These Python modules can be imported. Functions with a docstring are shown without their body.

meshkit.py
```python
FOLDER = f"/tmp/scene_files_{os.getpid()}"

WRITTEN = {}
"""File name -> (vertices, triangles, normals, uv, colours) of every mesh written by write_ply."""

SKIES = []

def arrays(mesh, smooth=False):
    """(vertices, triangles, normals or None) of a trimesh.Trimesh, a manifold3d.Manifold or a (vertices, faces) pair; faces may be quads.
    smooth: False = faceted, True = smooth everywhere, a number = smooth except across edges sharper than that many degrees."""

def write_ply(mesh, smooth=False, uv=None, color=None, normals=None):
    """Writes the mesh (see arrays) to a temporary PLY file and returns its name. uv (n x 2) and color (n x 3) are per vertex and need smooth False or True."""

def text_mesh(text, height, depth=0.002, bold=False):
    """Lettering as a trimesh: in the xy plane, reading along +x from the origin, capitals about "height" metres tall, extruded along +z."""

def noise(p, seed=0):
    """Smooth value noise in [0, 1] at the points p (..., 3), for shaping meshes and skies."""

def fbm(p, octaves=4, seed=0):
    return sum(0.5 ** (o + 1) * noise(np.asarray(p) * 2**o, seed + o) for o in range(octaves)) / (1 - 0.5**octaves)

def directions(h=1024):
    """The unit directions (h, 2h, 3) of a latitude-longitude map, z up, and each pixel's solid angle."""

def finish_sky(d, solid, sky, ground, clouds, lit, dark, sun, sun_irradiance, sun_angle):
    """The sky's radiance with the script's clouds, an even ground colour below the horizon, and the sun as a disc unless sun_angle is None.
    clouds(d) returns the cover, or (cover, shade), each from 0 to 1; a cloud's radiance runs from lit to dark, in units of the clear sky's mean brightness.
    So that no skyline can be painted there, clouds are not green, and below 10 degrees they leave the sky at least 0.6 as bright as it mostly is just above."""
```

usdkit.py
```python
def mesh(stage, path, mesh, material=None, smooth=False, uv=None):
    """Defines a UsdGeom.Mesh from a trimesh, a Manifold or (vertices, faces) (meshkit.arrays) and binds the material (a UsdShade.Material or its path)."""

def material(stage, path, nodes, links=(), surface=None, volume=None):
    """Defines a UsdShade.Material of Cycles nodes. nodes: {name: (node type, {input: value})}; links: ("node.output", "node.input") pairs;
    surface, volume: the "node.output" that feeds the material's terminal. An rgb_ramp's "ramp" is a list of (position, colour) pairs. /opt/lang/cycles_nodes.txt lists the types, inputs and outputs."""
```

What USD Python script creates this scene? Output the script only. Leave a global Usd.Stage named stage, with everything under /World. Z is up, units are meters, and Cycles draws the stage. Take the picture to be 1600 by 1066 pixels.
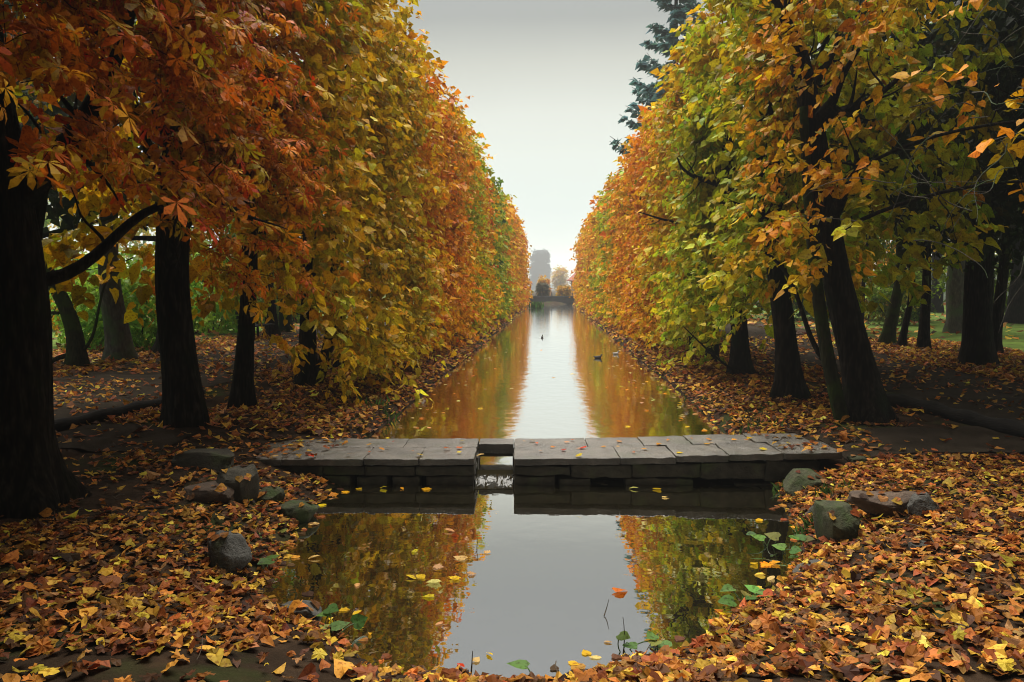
import math, numpy as np, trimesh, manifold3d, shapely, usdkit, meshkit
from shapely.geometry import Polygon, box as sbox
from pxr import Usd, UsdGeom, UsdLux, UsdShade, Gf, Sdf, Vt

stage = Usd.Stage.CreateInMemory()
UsdGeom.SetStageUpAxis(stage, UsdGeom.Tokens.z)
UsdGeom.SetStageMetersPerUnit(stage, 1.0)
UsdGeom.Xform.Define(stage, '/World'); UsdGeom.Scope.Define(stage, '/World/Looks')
V3 = lambda *a: np.array(a, float)

# ---------------------------------------------------------------- camera, sky, light, exposure
FPX, EYE = 1256.0, V3(0, 0, 2.0)
YAW = math.atan(62 / FPX); PITCH = math.atan(83 / math.hypot(FPX, 62))
FW = V3(-math.sin(YAW) * math.cos(PITCH), math.cos(YAW) * math.cos(PITCH), -math.sin(PITCH))
RT = V3(math.cos(YAW), math.sin(YAW), 0); UP = np.cross(RT, FW)
cam = UsdGeom.Camera.Define(stage, '/World/camera')
cam.CreateHorizontalApertureAttr(36.0); cam.CreateVerticalApertureAttr(36.0 * 682 / 1024)
cam.CreateFocalLengthAttr(36.0 * FPX / 1600)
cam.CreateClippingRangeAttr(Gf.Vec2f(0.05, 5000))
M = Gf.Matrix4d(*RT, 0, *UP, 0, *(-FW), 0, *EYE, 1)
cam.AddTransformOp().Set(M)
cam.CreateExposureAttr(2.75)

SUN_EL, SUN_DIR_XY = math.radians(68), (-0.25, 1.0)          # overcast: a very soft light from high above the canal
SUN_ROT = math.atan2(*SUN_DIR_XY)
dome = UsdLux.DomeLight.Define(stage, '/World/sky'); dome.GetPrim().SetCustomDataByKey('kind', 'structure')
sky_mat = usdkit.material(stage, '/World/Looks/overcast_sky', {
    'sky': ('sky_texture', {'sky_type': 'single_scattering', 'sun_disc': False, 'sun_elevation': SUN_EL, 'sun_rotation': SUN_ROT}),
    'tc': ('texture_coordinate', {}), 'xyz': ('separate_xyz', {}),
    'noise': ('noise_texture', {'scale': 2.2, 'detail': 3, 'roughness': 0.5}),
    'wob': ('math', {'math_type': 'multiply_add', 'value2': 0.05, 'value3': -0.025}),
    'zz': ('math', {'math_type': 'add'}),
    'ramp': ('rgb_ramp', {'ramp': [(0, (.50, .57, .54)), (.08, (.53, .585, .535)), (.15, (.60, .625, .53)), (.20, (.59, .595, .49)), (.26, (.46, .45, .35)), (.31, (.29, .283, .22)), (.36, (.30, .295, .25)), (.48, (.44, .44, .41)), (1, (.46, .46, .43))]}),
    'gain': ('mix', {'mix_type': 'multiply', 'fac': 1.0, 'color2': (1.45, 1.45, 1.45)}),
    'mix': ('mix', {'fac': 0.97}),
    'bg': ('background_shader', {'strength': 0.12})},
    [('tc.generated', 'xyz.vector'), ('tc.generated', 'noise.vector'), ('noise.fac', 'wob.value1'), ('wob.value', 'zz.value1'), ('xyz.z', 'zz.value2'),
     ('zz.value', 'ramp.fac'), ('ramp.color', 'gain.color1'), ('sky.color', 'mix.color1'), ('gain.color', 'mix.color2'), ('mix.color', 'bg.color')], surface='bg.background')
UsdShade.MaterialBindingAPI.Apply(dome.GetPrim()).Bind(sky_mat)
sun = UsdLux.DistantLight.Define(stage, '/World/sun')
sun.CreateIntensityAttr(0.40); sun.CreateNormalizeAttr(True); sun.CreateAngleAttr(60.0); sun.CreateColorAttr(Gf.Vec3f(1.0, .96, .88))
d = V3(SUN_DIR_XY[0], SUN_DIR_XY[1], 0); d /= np.linalg.norm(d); d = d * math.cos(SUN_EL) + V3(0, 0, math.sin(SUN_EL))
zax = d; xax = np.cross(V3(0, 0, 1), zax); xax /= np.linalg.norm(xax); yax = np.cross(zax, xax)
sun.AddTransformOp().Set(Gf.Matrix4d(*xax, 0, *yax, 0, *zax, 0, 0, 0, 30, 1))

# ---------------------------------------------------------------- helpers
taken = {}
def numbered(parent, name):
    k = taken.get((parent, name), 0); taken[(parent, name)] = k + 1
    return f'{parent}/{name}' + (f'_{k:03d}' if k else '')
def tag(prim, label=None, cat=None, group=None, kind=None):
    for key, val in (('label', label), ('category', cat), ('group', group), ('kind', kind)):
        if val: prim.SetCustomDataByKey(key, val)
    return prim
def thing(name, loc=(0, 0, 0), label=None, cat=None, group=None, kind=None):
    x = UsdGeom.Xform.Define(stage, numbered('/World', name)); x.AddTranslateOp().Set(Gf.Vec3d(*map(float, loc)))
    return tag(x.GetPrim(), label, cat, group, kind)
def emit(name, V, F, mat, parent=None, smooth=False, col=None, loc=None):
    """One Mesh prim, under parent (a prim) or /World; V in world coordinates, loc = the parent's place."""
    path = numbered(str(parent.GetPath()) if parent else '/World', name)
    V = np.asarray(V, float)
    if loc is not None: V = V - np.asarray(loc)
    if col is None:
        return usdkit.mesh(stage, path, (V, F), mat, smooth=smooth).GetPrim()
    m = UsdGeom.Mesh.Define(stage, path)
    F = np.asarray(F)
    m.CreatePointsAttr(Vt.Vec3fArray.FromNumpy(np.ascontiguousarray(V, np.float32)))
    m.CreateFaceVertexCountsAttr(Vt.IntArray.FromNumpy(np.full(len(F), 3, np.int32)))
    m.CreateFaceVertexIndicesAttr(Vt.IntArray.FromNumpy(np.ascontiguousarray(F, np.int32).ravel()))
    m.CreateSubdivisionSchemeAttr('none')
    UsdGeom.PrimvarsAPI(m).CreatePrimvar('leafcol', Sdf.ValueTypeNames.Color3fArray, 'vertex').Set(Vt.Vec3fArray.FromNumpy(np.ascontiguousarray(col, np.float32)))
    UsdShade.MaterialBindingAPI.Apply(m.GetPrim()).Bind(mat)
    return m.GetPrim()
def cat_meshes(parts):
    vs, fs, n = [], [], 0
    for v, f in parts:
        vs.append(v); fs.append(np.asarray(f) + n); n += len(v)
    return np.vstack(vs), np.vstack(fs)
def norm(a): return a / np.maximum(np.linalg.norm(a, axis=-1, keepdims=True), 1e-9)
def ray(px, py): return FW * FPX + RT * (px - 800) - UP * (py - 533)
def at(px, py, z=0.0):
    r = ray(px, py); return EYE + r * ((z - EYE[2]) / r[2])
def at_y(px, py, y):
    r = ray(px, py); return EYE + r * (y / r[1])
def project(P):
    q = P - EYE; w = np.maximum(q @ FW, 1e-3)
    return 800 + FPX * (q @ RT) / w, 533 - FPX * (q @ UP) / w, q @ FW
fbm = meshkit.fbm
def sm(x): x = np.clip(x, 0, 1); return x * x * (3 - 2 * x)

# ---------------------------------------------------------------- materials
def mat(name, nodes, links, surface): return usdkit.material(stage, '/World/Looks/' + name, nodes, links, surface=surface)
def noisy(name, ramp, scale=6, rough=.8, bump=.3, bscale=30, spec=.3, stretch=(1, 1, 1), detail=5, moss=None, bdist=.03):
    nodes = {'tc': ('geometry', {}), 'map': ('mapping', {'scale': stretch}),
             'n': ('noise_texture', {'scale': scale, 'detail': detail, 'roughness': .6}), 'r': ('rgb_ramp', {'ramp': ramp}),
             'b': ('noise_texture', {'scale': bscale, 'detail': 6, 'roughness': .65}), 'bp': ('bump', {'strength': bump, 'distance': bdist}),
             'p': ('principled_bsdf', {'roughness': rough, 'specular_ior_level': spec})}
    links = [('tc.position', 'map.vector'), ('map.vector', 'n.vector'), ('map.vector', 'b.vector'), ('n.fac', 'r.fac'), ('b.fac', 'bp.height'), ('bp.normal', 'p.normal')]
    if moss:
        nodes |= {'mn': ('noise_texture', {'scale': moss[1], 'detail': 4}), 'mr': ('rgb_ramp', {'ramp': [(moss[2], (0, 0, 0)), (moss[2] + .15, (1, 1, 1))]}),
                  'mx': ('mix', {'color2': moss[0]})}
        links += [('tc.position', 'mn.vector'), ('mn.fac', 'mr.fac'), ('mr.color', 'mx.fac'), ('r.color', 'mx.color1'), ('mx.color', 'p.base_color')]
    else:
        links += [('r.color', 'p.base_color')]
    return mat(name, nodes, links, 'p.BSDF')
LEAF = mat('leaf', {
    'a': ('attribute', {'attribute': 'leafcol'}), 'g': ('geometry', {}),
    'n': ('noise_texture', {'scale': 45, 'detail': 3}), 'r': ('rgb_ramp', {'ramp': [(.34, (.38, .26, .16)), (.46, (.95, .93, .9)), (.55, (1, 1, 1)), (.75, (1.0, 1.0, 1.0))]}),
    'm': ('mix', {'mix_type': 'multiply', 'fac': .8}),
    'p': ('principled_bsdf', {'roughness': .5, 'specular_ior_level': .07}), 't': ('translucent_bsdf', {}), 'x': ('mix_closure', {'fac': .34})},
    [('a.color', 'm.color1'), ('g.position', 'n.vector'), ('n.fac', 'r.fac'), ('r.color', 'm.color2'), ('m.color', 'p.base_color'), ('m.color', 't.color'),
     ('p.BSDF', 'x.closure1'), ('t.BSDF', 'x.closure2')], 'x.closure')
BARK = noisy('bark', [(.3, (.003, .0025, .002)), (.5, (.014, .011, .007)), (.7, (.042, .034, .023))], 9, .95, 1.0, 12, .08, (3, 3, .5), moss=((.010, .016, .004), 2.2, .56), bdist=.10)
BARK_MOSSY = noisy('mossy_bark', [(.3, (.012, .013, .006)), (.6, (.036, .036, .015)), (.8, (.065, .062, .028))], 9, .95, 1.0, 14, .08, (3, 3, .6), moss=((.032, .052, .009), 3.0, .45), bdist=.08)
BARK_PALE = noisy('pale_bark', [(.3, (.03, .027, .02)), (.6, (.07, .064, .048)), (.8, (.13, .12, .095))], 9, .9, .9, 20, .2, (2, 2, .7), moss=((.05, .08, .03), 2.0, .5))
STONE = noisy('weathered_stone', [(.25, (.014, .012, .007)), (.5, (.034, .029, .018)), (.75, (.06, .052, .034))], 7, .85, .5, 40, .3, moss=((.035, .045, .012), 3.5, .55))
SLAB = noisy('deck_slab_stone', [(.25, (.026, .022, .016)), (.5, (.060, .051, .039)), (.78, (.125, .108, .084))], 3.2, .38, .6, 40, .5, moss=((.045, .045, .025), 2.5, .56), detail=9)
ROCK = noisy('grey_rock', [(.25, (.02, .018, .014)), (.5, (.045, .042, .034)), (.8, (.095, .09, .078))], 12, .75, .8, 40, .35, moss=((.05, .06, .02), 4, .6))
ROCK_MOSSY = noisy('mossy_rock', [(.3, (.02, .022, .012)), (.6, (.05, .052, .025)), (.8, (.08, .075, .05))], 10, .9, .8, 40, .2, moss=((.034, .048, .014), 7, .50))
ROCK_BROWN = noisy('brown_rock', [(.3, (.035, .022, .014)), (.6, (.075, .048, .03)), (.8, (.12, .08, .052))], 9, .8, .7, 35, .3)
LOG = noisy('dark_wood', [(.3, (.004, .003, .003)), (.7, (.014, .012, .009))], 10, .9, .8, 30, .2, (1, .3, 3))
PATH = noisy('packed_earth', [(.25, (.015, .011, .007)), (.5, (.028, .021, .014)), (.8, (.045, .036, .026))], 2.2, .95, .9, 45, .05, detail=9)
DECAY = noisy('stem_brown', [(.3, (.03, .02, .012)), (.7, (.07, .05, .03))], 20, .8, .3, 60)
STEM = noisy('stem_green', [(.3, (.03, .06, .015)), (.7, (.06, .11, .03))], 20, .6, .2, 60)
GRASS = noisy('grass_blade', [(.3, (.03, .06, .012)), (.7, (.07, .12, .03))], 8, .7, .1, 30)
def plain(name, c, rough=.7, spec=.3):
    return noisy(name, [(.25, tuple(np.array(c) * .75)), (.75, tuple(np.array(c) * 1.2))], 3, rough, .2, 25, spec)
GROUND = mat('leafy_soil', {
    'g': ('geometry', {}), 'xyz': ('separate_xyz', {}), 'ax': ('math', {'math_type': 'absolute'}),
    'n': ('noise_texture', {'scale': 3.0, 'detail': 8, 'roughness': .65}), 'soil': ('rgb_ramp', {'ramp': [(.3, (.012, .008, .005)), (.55, (.032, .020, .012)), (.75, (.06, .036, .02))]}),
    'gn': ('noise_texture', {'scale': 1.3, 'detail': 6}), 'grass': ('rgb_ramp', {'ramp': [(.3, (.05, .06, .015)), (.55, (.075, .12, .022)), (.75, (.12, .15, .03))]}),
    'wob': ('math', {'math_type': 'multiply_add', 'value2': 5.0}), 'gm': ('map_range', {'from_min': 12.0, 'from_max': 15.0, 'clamp': True}),
    'mx': ('mix', {}), 'mossn': ('noise_texture', {'scale': 1.1, 'detail': 5}), 'mossr': ('rgb_ramp', {'ramp': [(.54, (0, 0, 0)), (.66, (.8, .8, .8))]}),
    'mx2': ('mix', {'color2': (.028, .042, .010)}),
    'b': ('noise_texture', {'scale': 26, 'detail': 8, 'roughness': .7}), 'bp': ('bump', {'strength': .7, 'distance': .05}),
    'p': ('principled_bsdf', {'roughness': .95, 'specular_ior_level': .04})},
    [('g.position', 'xyz.vector'), ('xyz.x', 'ax.value1'), ('g.position', 'n.vector'), ('n.fac', 'soil.fac'), ('g.position', 'gn.vector'), ('gn.fac', 'grass.fac'),
     ('gn.fac', 'wob.value1'), ('ax.value', 'wob.value3'), ('wob.value', 'gm.value'), ('gm.result', 'mx.fac'), ('soil.color', 'mx2.color1'), ('g.position', 'mossn.vector'), ('mossn.fac', 'mossr.fac'),
     ('mossr.color', 'mx2.fac'), ('mx2.color', 'mx.color1'), ('grass.color', 'mx.color2'), ('mx.color', 'p.base_color'), ('g.position', 'b.vector'), ('b.fac', 'bp.height'), ('bp.normal', 'p.normal')], 'p.BSDF')
def water(name, rough, bump, scale, stretch, floor=.52, most=1.0):
    return mat(name, {
        'g': ('geometry', {}), 'map': ('mapping', {'scale': stretch}), 'n': ('noise_texture', {'scale': scale, 'detail': 2}), 'bp': ('bump', {'strength': bump, 'distance': .02}),
        'd': ('diffuse_bsdf', {'color': (.011, .009, .004)}), 'gl': ('glossy_bsdf', {'color': (.97, .97, .96), 'roughness': rough}),
        'lw': ('layer_weight', {'blend': .5}), 'mr': ('map_range', {'from_min': .35, 'from_max': 1.0, 'to_min': floor, 'to_max': most, 'clamp': True}), 'x': ('mix_closure', {})},
        [('g.position', 'map.vector'), ('map.vector', 'n.vector'), ('n.fac', 'bp.height'), ('bp.normal', 'gl.normal'), ('lw.facing', 'mr.value'), ('mr.result', 'x.fac'),
         ('d.BSDF', 'x.closure1'), ('gl.BSDF', 'x.closure2')], 'x.closure')
POND_W = water('pond_water', .012, .05, 5, (1, 1, 1), .34)
CANAL_W = water('canal_water', .075, .25, 3, (1, .8, 1))
RUSH_W = water('rushing_water', .10, .5, 30, (1, .2, 1), .02, .09)

# ---------------------------------------------------------------- ground, path, water
POND = Polygon([tuple(at(p[0], p[1] + 16 * max(0, min(1, (p[1] - 985) / 40)))[:2]) for p in [(500, 768), (478, 792), (462, 812), (448, 850), (425, 890), (405, 925), (432, 958), (500, 990), (556, 1018), (600, 1042), (690, 1054), (790, 1062), (860, 1064), (925, 1050),
       (985, 1026), (1050, 1020), (1110, 1003), (1165, 962), (1215, 932), (1250, 892), (1262, 860), (1250, 820), (1236, 790), (1222, 766)]] + [(2.15, 8.5), (-2.0, 8.4)])
rng = np.random.default_rng(5)
ys = np.arange(8.3, 98.1, .8)
edge = lambda s, sd: [(s * (2.38 + .22 * (fbm(np.array([[y * .45, 3.1 * sd, .5]]), 3, sd)[0] - .5)), y) for y in ys]
CANAL = Polygon(edge(-1, 1) + edge(1, 2)[::-1])
WET = shapely.union_all([POND, CANAL]).buffer(0)
WETB = WET.boundary
def ground_z(x, y):
    x, y = np.asarray(x, float), np.asarray(y, float)
    P = shapely.points(x, y); inside = shapely.contains(WET, P); dd = shapely.distance(P, WETB)
    canal = sm((y - 8.0) / 1.0)
    zc = .07 + .15 * sm(dd / .14) + .14 * sm(dd / 1.3)
    zp = .0 + .08 * sm(dd / .12) + .26 * sm(dd / 1.15)
    z = np.where(inside, -.55 * sm(dd / .35) + .02, zc * canal + zp * (1 - canal))
    n = fbm(np.stack([x * 1.6, y * 1.6, x * 0], -1), 4, 3) - .5
    far = np.hypot(x, y)
    amp = np.where(inside, .05, .10 * sm(dd / .5)) * np.where(np.abs(x) > 4.7, .4, 1) + .5 * sm((np.abs(x) - 14) / 30) * 1.0
    z = z + n * amp
    z = np.where((np.abs(x) > 4.7) & ~inside & (np.abs(x) < 10), z + .04, z)
    return np.where((y > 98) & (np.abs(x) < 40), z + .15, z)
def axis(lo, hi, fine, f0, f1, grow=1.22):
    a = list(np.arange(f0, f1 + 1e-6, fine)); s = fine
    while a[-1] < hi: s *= grow; a.append(a[-1] + s)
    s = fine
    while a[0] > lo: s *= grow; a.insert(0, a[0] - s)
    return np.array(a)
def grid(xs, ys, zf):
    X, Y = np.meshgrid(xs, ys); nx, ny = len(xs), len(ys)
    i = (np.arange(ny - 1)[:, None] * nx + np.arange(nx - 1)[None]).ravel()
    F = np.vstack([np.stack([i, i + 1, i + nx + 1], 1), np.stack([i, i + nx + 1, i + nx], 1)])
    x, y = X.ravel(), Y.ravel()
    return np.stack([x, y, zf(x, y)], 1), F
gx = np.unique(np.round(np.concatenate([axis(-600, 600, .09, -5.4, 5.4, 1.12)]), 4))
gy = axis(-40, 900, .09, 2.6, 11.0, 1.045)
gv, gf = grid(gx, gy, ground_z)
ground = emit('ground', gv, gf, GROUND, smooth=True); tag(ground, kind='structure')
pond = thing('pond_water', kind='structure')
pv, pf = grid(np.linspace(-3.2, 3.2, 30), np.linspace(2.2, 8.35, 30), lambda x, y: x * 0)
pv[:, 2] = 0
emit('surface', pv, pf, POND_W, pond)
canal = thing('canal_water', kind='structure')
cv, cf = grid(np.linspace(-3.1, 3.1, 12), np.linspace(8.25, 99, 60), lambda x, y: x * 0 + .06)
emit('surface', cv, cf, CANAL_W, canal)
def strip(name, xa, xb, y0, y1, dx, dy, wob, lift=.012):
    """A path: a sheet a little above the ground whose long edges wander."""
    yy = np.arange(y0, y1, dy); u = np.linspace(0, 1, max(int((xb(0) - xa(0)) / dx), 4) if callable(xa) else 20)
    pts = []
    for y in yy:
        l, r = xa(y) + wob * (fbm(np.array([[y * .9, .3, xa(0)]]), 3, 7)[0] - .5), xb(y) + wob * (fbm(np.array([[y * .9, 9.3, xa(0)]]), 3, 8)[0] - .5)
        pts.append(np.stack([l + (r - l) * u, np.full_like(u, y)], 1))
    P = np.vstack(pts); nx, ny = len(u), len(yy)
    i = (np.arange(ny - 1)[:, None] * nx + np.arange(nx - 1)[None]).ravel()
    F = np.vstack([np.stack([i, i + 1, i + nx + 1], 1), np.stack([i, i + nx + 1, i + nx], 1)])
    z = ground_z(P[:, 0], P[:, 1]) + lift
    tag(emit(name, np.c_[P, z], F, PATH, smooth=True), kind='structure')
left_path = (lambda y: -8.9, lambda y: -5.35 + .08 * math.sin(y * .3)); right_path = (lambda y: 4.95 + .02 * min(y, 20), lambda y: 7.2 + .04 * min(y, 25))
strip('left_path', *left_path, 9.3, 95, .3, .3, .5)
strip('right_path', *right_path, 9.3, 95, .3, .3, .5)

# ---------------------------------------------------------------- leaves
def fold(v2, f, crease=.25, droop=.25):
    v = np.asarray(v2, float); z = crease * np.abs(v[:, 0]) - droop * v[:, 1] ** 2
    return np.c_[v, z], np.asarray(f)
HEART = fold([(0, 0), (.27, -.08), (.47, .15), (.42, .48), (0, 1.05), (-.42, .48), (-.47, .15), (-.27, -.08), (0, .45)], [(0, 1, 8), (1, 2, 8), (2, 3, 8), (3, 4, 8), (4, 5, 8), (5, 6, 8), (6, 7, 8), (7, 0, 8)])
QUAD = fold([(0, 0), (.45, .35), (0, 1.05), (-.45, .35)], [(0, 1, 2), (0, 2, 3)])
OVAL = fold([(0, 0), (.16, .25), (.24, .6), (.14, .85), (0, 1), (-.14, .85), (-.24, .6), (-.16, .25), (0, .5)], [(0, 1, 8), (1, 2, 8), (2, 3, 8), (3, 4, 8), (4, 5, 8), (5, 6, 8), (6, 7, 8), (7, 0, 8)], .4, .3)
def _maple():
    half = [(.0, .0), (.14, -.02), (.38, -.03), (.40, .12), (.36, .22), (.56, .36), (.50, .50), (.34, .50), (.32, .72), (.17, .70), (.12, .90), (0, 1.02)]
    pts = half + [(-x, y) for x, y in half[-2:0:-1]]
    n = len(pts); pts.append((0, .38))
    return fold(pts, [(i, (i + 1) % n, n) for i in range(n)], .18, .2)
MAPLE = _maple()
def _compound():
    vs, fs, n = [], [], 0
    for ang, L in ((-105, .62), (-55, .85), (0, 1.0), (55, .85), (105, .62)):
        b = np.array([(0, .02), (.13, .45), (.19, .72), (0, 1.0), (-.19, .72), (-.13, .45)]) * L; f = np.array([(0, 1, 5), (1, 2, 4), (1, 4, 5), (2, 3, 4)])
        z = .35 * np.abs(b[:, 0]) - .35 * b[:, 1] ** 2
        a = math.radians(ang); x, y = b[:, 0] * math.cos(a) + b[:, 1] * math.sin(a), -b[:, 0] * math.sin(a) + b[:, 1] * math.cos(a)
        vs.append(np.stack([x, y, z], 1)); fs.append(f + n); n += len(b)
    return np.vstack(vs), np.vstack(fs)
CHEST = _compound()
def place(tm, pos, tip, nrm, size, rng, curl=1.0, crumple=0.0):
    """N copies of a leaf: pos, tip direction, face normal (N,3), size (N). Returns (N,nv,3), faces."""
    v, f = tm; N = len(pos)
    tip = norm(tip); nrm = norm(nrm - (nrm * tip).sum(1, keepdims=True) * tip); side = np.cross(tip, nrm)
    c = curl * rng.uniform(-.3, 1.7, N)
    w = rng.uniform(.75, 1.15, N); tw = rng.normal(0, .25, N)
    lx = v[None, :, 0] * w[:, None]; ly = np.repeat(v[None, :, 1], N, 0); lz = v[None, :, 2] * c[:, None] + tw[:, None] * v[None, :, 0] * v[None, :, 1]
    if crumple: lz = lz + rng.normal(0, crumple, lz.shape)
    P = pos[:, None] + size[:, None, None] * (lx[..., None] * side[:, None] + ly[..., None] * tip[:, None] + lz[..., None] * nrm[:, None])
    return P, f
def flat(P, f):
    N, nv = P.shape[:2]
    return P.reshape(-1, 3), (f[None] + (np.arange(N) * nv)[:, None, None]).reshape(-1, 3)
def ramp_cols(pal, u):
    pal = np.asarray(pal, float); x = np.linspace(0, 1, len(pal))
    return np.stack([np.interp(u, x, pal[:, k]) for k in range(3)], 1)
def jitter(col, rng, a=.25):
    return np.clip(col * np.exp(rng.normal(0, a, (len(col), 1))) * np.exp(rng.normal(0, .08, (len(col), 3))), .004, .75)
YEL, GOLD, ORG, RUST, RED, BRN = (.58, .39, .008), (.58, .29, .006), (.58, .20, .006), (.46, .105, .005), (.50, .035, .004), (.22, .07, .008)
YGR, GRN, DGR, OLV = (.40, .36, .010), (.16, .24, .012), (.035, .07, .014), (.27, .22, .008)
PALS = {'amber': [OLV, GOLD, YEL, GOLD, ORG, GOLD, OLV, YGR], 'chestnut': [BRN, RUST, GOLD, RUST, ORG, RUST, OLV, GOLD, RED, ORG, (.60, .12, .004)], 'lime': [OLV, GOLD, YEL, OLV, GOLD, YGR, GOLD], 'limegold': [OLV, GOLD, YEL, GOLD, OLV, YGR, ORG], 'orange': [RUST, ORG, GOLD, ORG, GOLD, YEL, OLV],
        'rust': [BRN, ORG, RUST, GOLD, ORG], 'green': [DGR, GRN, YGR, GRN, OLV], 'yellow': [YEL, GOLD, YEL, YGR], 'gold': [GOLD, YEL, ORG, GOLD, RUST], 'ygreen': [OLV, YGR, (.20, .32, .012), YGR, (.26, .34, .012), YEL, YGR, GOLD], 'red': [RUST, RED, ORG, RUST]}
def pick_front(pos, size, n, cell=7):
    """The n leaves that show largest: frontmost in their cell of the view."""
    px, py, w = project(pos); ok = np.where((px > 0) & (px < 1600) & (py > 0) & (py < 1066) & (w > .5))[0]
    if not len(ok): return ok
    o = ok[np.argsort(w[ok])]
    key = (px[o] // cell).astype(int) * 1000 + (py[o] // cell).astype(int)
    _, first = np.unique(key, return_index=True); o = o[first]
    return o[np.argsort(-size[o] / w[o])][:n]
def leaf_parts(groups, parent, name, loc=None, picks=0, kind=None, single='leaf', rest_parent=None):
    """groups: (P, f, cols). Writes one mesh of all leaves except the picked ones, which become parts."""
    cents = np.concatenate([g[0].mean(1) for g in groups]); sizes = np.concatenate([np.ptp(g[0], axis=1).max(1) for g in groups])
    chosen = set(pick_front(cents, sizes, picks).tolist()) if picks else set()
    groups = [g for g in groups if len(g[0])]
    vs, fs, cs, n, base = [], [], [], 0, 0; singles = []
    for P, f, c in groups:
        N, nv = P.shape[:2]; keep = np.array([(base + i) not in chosen for i in range(N)]) if chosen else np.ones(N, bool)
        v, ff = flat(P[keep], f); vs.append(v); fs.append(ff + n); cs.append(np.repeat(c[keep], nv, 0)); n += len(v)
        for i in np.where(~keep)[0]: singles.append((P[i], f, np.repeat(c[i:i + 1], nv, 0)))
        base += N
    m = emit(name, np.vstack(vs), np.vstack(fs), LEAF, parent, col=np.vstack(cs), loc=loc)
    if kind: tag(m, kind=kind)
    for v, f, c in singles: emit(single, v, f, LEAF, rest_parent or m, col=c, loc=loc)
    return m

# ---------------------------------------------------------------- wood
def tube(path, rad, sides=8, rough=0.0, seed=0, cap=True):
    path = np.asarray(path, float); n = len(path); rad = np.broadcast_to(np.asarray(rad, float), (n,))
    t = norm(np.gradient(path, axis=0)); ref = V3(0, 1, 0) if abs(t[0][2]) > .8 else V3(0, 0, 1)
    a = norm(np.cross(t, ref)); b = np.cross(t, a); th = np.arange(sides) / sides * 2 * math.pi
    ring = np.cos(th)[None, :, None] * a[:, None] + np.sin(th)[None, :, None] * b[:, None]
    r = rad[:, None] * np.ones(sides)
    if rough:
        s = np.arange(n)[:, None] * .35 + np.zeros(sides); q = np.stack([np.cos(th)[None] * 1.4 + 0 * s + seed, np.sin(th)[None] * 1.4 + 0 * s, s * .6], -1)
        r = r * (1 + rough * 2 * (fbm(q, 3, seed) - .5))
    V = (path[:, None] + ring * r[..., None]).reshape(-1, 3); i = np.arange(n - 1)[:, None] * sides; j = np.arange(sides)[None]; k = (j + 1) % sides
    A, B, C, D = (i + j).ravel(), (i + k).ravel(), (i + sides + k).ravel(), (i + sides + j).ravel()
    F = np.vstack([np.stack([A, B, C], 1), np.stack([A, C, D], 1)])
    if cap:
        V = np.vstack([V, path[-1]]); e = len(V) - 1; j = np.arange(sides); F = np.vstack([F, np.stack([(n - 1) * sides + j, (n - 1) * sides + (j + 1) % sides, np.full(sides, e)], 1)])
    return V, F[:, ::-1]
def bez(pts, n):
    """A smooth curve through the points."""
    pts = np.asarray(pts, float); s = np.concatenate([[0], np.cumsum(np.linalg.norm(np.diff(pts, axis=0), axis=1))]); u = np.linspace(0, s[-1], n)
    if len(pts) < 3: return np.stack([np.interp(u, s, pts[:, k]) for k in range(3)], 1)
    from scipy.interpolate import CubicSpline
    return CubicSpline(s, pts)(u)
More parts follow.
